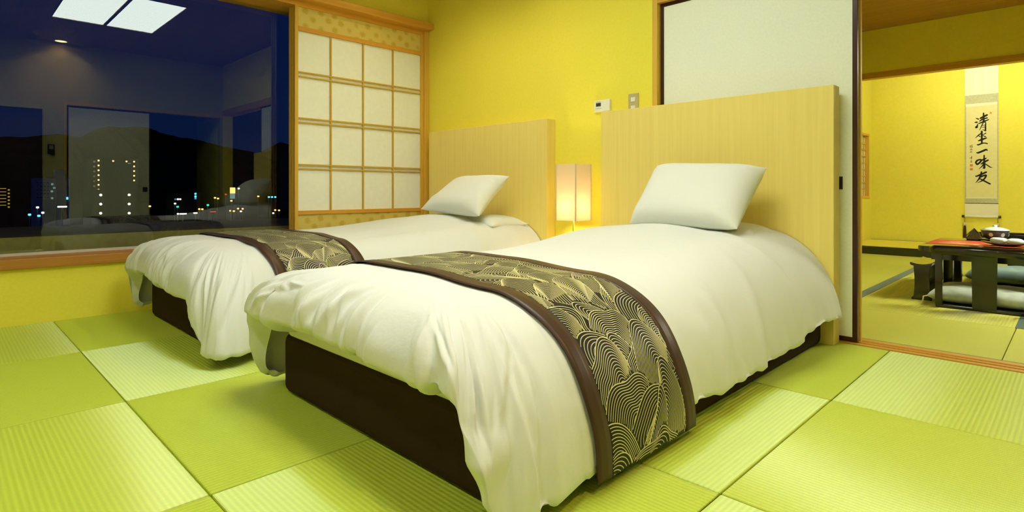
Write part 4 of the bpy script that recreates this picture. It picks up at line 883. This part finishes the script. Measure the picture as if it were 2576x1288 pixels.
# arm rests
def armrest(x0, x1, y0, y1, label):
    t = thing('arm_rest', ((x0 + x1) / 2, (y0 + y1) / 2, 0), label, 'arm rest')
    xc = (x0 + x1) / 2; hw = (x1 - x0) / 2
    for y in (y0, y1 - .022):
        ol = []
        for k in range(11): z = .225 * k / 10; ol.append((xc - hw * (1.0 - .16 * math.sin(math.pi * min(1, k / 10 * 1.05)) - .06 * k / 10), z))
        ol = [(xc - hw * 1.16, 0), (xc - hw * 1.16, .012)] + ol[1:] + [(2 * xc - a, b_) for a, b_ in ol[::-1][:-1]] + [(xc + hw * 1.16, .012), (xc + hw * 1.16, 0)]
        prism('end_panel', ol, 'lacquer', t, 'y', y, y + .022)
    vs = []; fs = []; k = 14; yy = (y0 - .03, y1 + .03)
    ol = []
    for i in range(k + 1): u = i / k * 2 - 1; ol.append((xc + u * (hw + .012), .236 + .012 * abs(u) ** 2))
    ol = ol + [(a, b_ - .018) for a, b_ in ol[::-1]]
    prism('top_board', ol, 'lacquer', t, 'y', yy[0], yy[1], 0.003)
    box('stretcher', (xc - .012, xc + .012), (y0 + .02, y1 - .02), (.07, .10), 'lacquer', t)
    return t
armrest(3.222, 3.316, 1.545, 1.93, 'black lacquer arm rest with curved ends half under the table corner')
armrest(3.216, 3.306, 2.72, 3.05, 'black lacquer arm rest on the alcove side of the low table')

# ------------------------------------------------------------------ the night city outside
RID = [(-1396, -521, 80), (-1396, -300, 95), (-1396, -160, 84), (-1396, -21, 87), (-1396, 28, 92), (-1394, 80, 99), (-1391, 113, 101), (-1389, 142, 106), (-1386, 165, 110), (-1382, 195, 105), (-1378, 220, 123), (-1374, 242, 130), (-1370, 265, 129), (-1365, 291, 133), (-1361, 308, 131), (-1357, 325, 123), (-1348, 360, 114), (-1338, 395, 110), (-1327, 432, 99), (-1314, 468, 93), (-1300, 506, 85), (-1288, 537, 104), (-1283, 548, 111), (-1275, 566, 107), (-1249, 622, 102), (-1207, 700, 85), (-1150, 900, 70)]
vs = []; fs = []; rg = np.random.default_rng(2)
R2 = []
for a, b_ in zip(RID[:-1], RID[1:]):
    for k in range(5): f = k / 5; R2.append(tuple(np.array(a) * (1 - f) + np.array(b_) * f))
for x, y, z in R2:
    for d_, h in ((500, -16), (330, .25 * z), (170, .62 * z + rg.uniform(-4, 4)), (0, z + rg.uniform(-.8, .8)), (-250, .6 * z), (-500, -16)): vs.append((x + d_, y, h))
for i in range(len(R2) - 1):
    for k in range(5): v = i * 6 + k; fs.append((v, v + 1, v + 7, v + 6))
grounded(tag(link('hill_range', mesh(vs, fs), 'hill', None, True), 'dark wooded hills on the horizon outside the window', 'hills'))
struct(box('ground', (-2200, -1.5), (-900, 1200), (-16.5, -16), 'ground_dark'), 'dark city ground below the window')
def building(name, x, y, z1, m, label, wins, extra=()):
    t = thing(name, ((x[0] + x[1]) / 2, (y[0] + y[1]) / 2, -16), label, 'building')
    box('wall', x, y, (-16, z1), m, t); box('parapet', (x[0] - .1, x[1] + .1), (y[0] - .1, y[1] + .1), (z1, z1 + .25), m, t)
    for ex in extra: box('tower', *ex, m, t)
    bm_c = {}
    for (yy, zz, sy, sz, wm) in wins:
        key = (sy, sz, wm)
        if key not in bm_c:
            bm = bmesh.new(); box_bm(bm, (-.06, .06), (-sy / 2, sy / 2), (-sz / 2, sz / 2), min(sy, sz) * .3, 2); me = bpy.data.meshes.new('window'); bm.to_mesh(me); bm.free(); me.materials.append(MATS[wm]); bm_c[key] = me
        o = bpy.data.objects.new('window', bm_c[key]); C.objects.link(o); o.parent = t; o.location = (x[1] - t.location.x + .05, yy - t.location.y, zz + 16)
    return t
wn_ = [(26.2, 8.4 - 1.235 * i, .38, .42, 'window_warm') for i in range(7)] + [(29.3, 8.4, .38, .42, 'window_warm'), (32.2, 8.4, .38, .42, 'window_warm')] + [(33.9, 8.4 - 1.24 * i, .38, .42, 'window_warm') for i in range(5)] + [(25.3, 8.1 - 1.24 * i, .45, .5, 'window_dim') for i in range(6)] + [(32.8, 7.9, .6, .2, 'window_cool')]
building('apartment_building', (-183, -173), (24.6, 35.0), 9.0, 'building_dark', 'unlit apartment block outlined by columns of small warm lights', wn_)
building('garage_building', (-122, -114.2), (15.5, 22.3), 0.7, 'building_dark', 'low dark building with six bright white floodlights', [(16.8, .0 - 1.55 * i, .34, .34, 'flood_white') for i in range(3)] + [(20.9, .0 - 1.6 * i, .34, .34, 'flood_white') for i in range(3)])
building('apartment_building', (-304, -294), (24.9, 36.4), 5.6, 'building_blue', 'pale bluish apartment block with a stair tower', [(30.6, 3.4, .8, .8, 'window_cool'), (31.3, 1.9, .9, .6, 'window_cool'), (30.5, .5, .8, .8, 'window_cool'), (30.6, -2.3, .7, .8, 'window_cool'), (35.5, -2.4, .6, 1.0, 'lamp_cyan')] + [(26.0 + 1.1 * j, 4.0 - 1.5 * i, .7, .25, 'building_dark') for i in range(5) for j in range(4)], [((-300, -293), (31.7, 34.5), (-16, 9.1))])
building('apartment_building', (-164, -155.7), (2.5, 8.4), 1.9, 'building_dark', 'dark block of flats with amber lit balconies', [(6.9, 1.2 - .7 * i, 1.1, .14, 'window_amber') for i in range(6)] + [(7.85, .9 - .72 * i, .34, .32, 'window_amber') for i in range(6)])
building('roadside_store', (-262, -240), (58, 70), -0.2, 'building_dark', 'low shop building with a few lit windows', [(62.1, -2.5, .7, .6, 'lamp_white'), (62.9, -2.5, .6, .6, 'lamp_white'), (61.2, -2.5, .6, .6, 'window_cool'), (68.2, -.4, .7, .8, 'lamp_cyan'), (68.2, -1.5, .7, .8, 'lamp_cyan'), (68.2, -2.3, .7, .6, 'lamp_blue')])
t = thing('sign_tower', (-233, 79.4, -16), 'tall illuminated roadside sign with an orange top', 'sign')
box('post', (-233.2, -232.8), (79.2, 79.6), (-16, -2.4), 'steel_pole', t); box('upper_sign', (-233.2, -232.4), (78.6, 80.3), (-.3, 2.0), 'lamp_orange', t); box('lower_sign', (-233.2, -232.4), (78.6, 80.2), (-2.4, -.4), 'window_cool', t)
def street_lamp(p, m, s_, lab, grp):
    t = thing('street_lamp', (p[0] - .4, p[1], -16), lab, 'street lamp', grp); x, y, z = p
    tube('pole', [(x - .4, y, -16), (x - .4, y, z - .2)], 0.08, 'steel_pole', t, 6)
    o = box('lamp_head', (x - .4, x + .2), (y - s_ / 2 * 1.2, y + s_ / 2 * 1.2), (z - s_ / 2, z + s_ / 2), m, t, s_ * .25)
for m, s_, lab, grp, lst in (
    ('lamp_cyan', .6, 'distant street lamp with a cyan white glow', 'cyan street lamps', [(-215.1, 16.5, -6.3), (-214.9, 18.6, -6.7), (-213.3, 31.4, -1.0), (-227.4, 91.5, -1.8), (-227.0, 92.6, -1.8), (-226.5, 93.7, -1.8)]),
    ('lamp_white', .55, 'distant street lamp with a white glow', 'white street lamps', [(-214.8, 19.5, -5.8), (-215.0, 18.3, -4.2), (-231.4, 81.3, 1.6), (-234.9, 60.8, -7.9), (-226.8, 93.0, -8.3), (-231.1, 82.0, -7.4), (-237.8, 60.6, -4.1)]),
    ('lamp_green', .65, 'distant traffic signal with a green glow', 'green signals', [(-237.6, 61.4, -5.3), (-234.8, 71.1, -4.8)]),
    ('lamp_orange', .58, 'distant street lamp with an orange glow', 'orange street lamps', [(-215.6, 10.6, -8.3), (-239.7, 52.8, -5.0), (-234.0, 73.4, -2.0), (-233.7, 74.4, -2.3), (-232.2, 78.8, -3.2), (-235.6, 68.3, -6.3), (-233.0, 68.6, -6.3), (-234.5, 79.2, -7.2), (-229.5, 78.8, -7.2), (-231.3, 81.0, -6.3), (-230.9, 82.6, -6.4), (-224.2, 92.7, -7.0), (-226.0, 95.0, -7.2), (-228.9, 87.9, -1.5)]),
    ('lamp_red', .6, 'distant signal with a red glow', 'red signals', [(-232.9, 77.0, -0.7)])):
    for p in lst: street_lamp(p, m, s_, lab, grp if len(lst) > 1 else None)
for p, ln, m, lab in (((-237.1, 63.1, -8.0), 2.4, 'lamp_white', 'long glowing white sign by the road'), ((-236.0, 67.0, -7.8), 1.4, 'lamp_white', 'short glowing white sign by the road'), ((-214.4, 24.0, -4.1), 2.3, 'lamp_white', 'thin glowing white sign above the roofs'), ((-234.3, 72.7, -7.4), 2.2, 'lamp_red', 'dim red glowing sign by the road')):
    x, y, z = p; t = thing('lit_sign', (x - .2, y, -16), lab, 'sign'); box('post', (x - .3, x), (y - .15, y + .15), (-16, z), 'steel_pole', t); box('sign_face', (x, x + .3), (y - ln / 2, y + ln / 2), (z - .22, z + .22), m, t, .08)
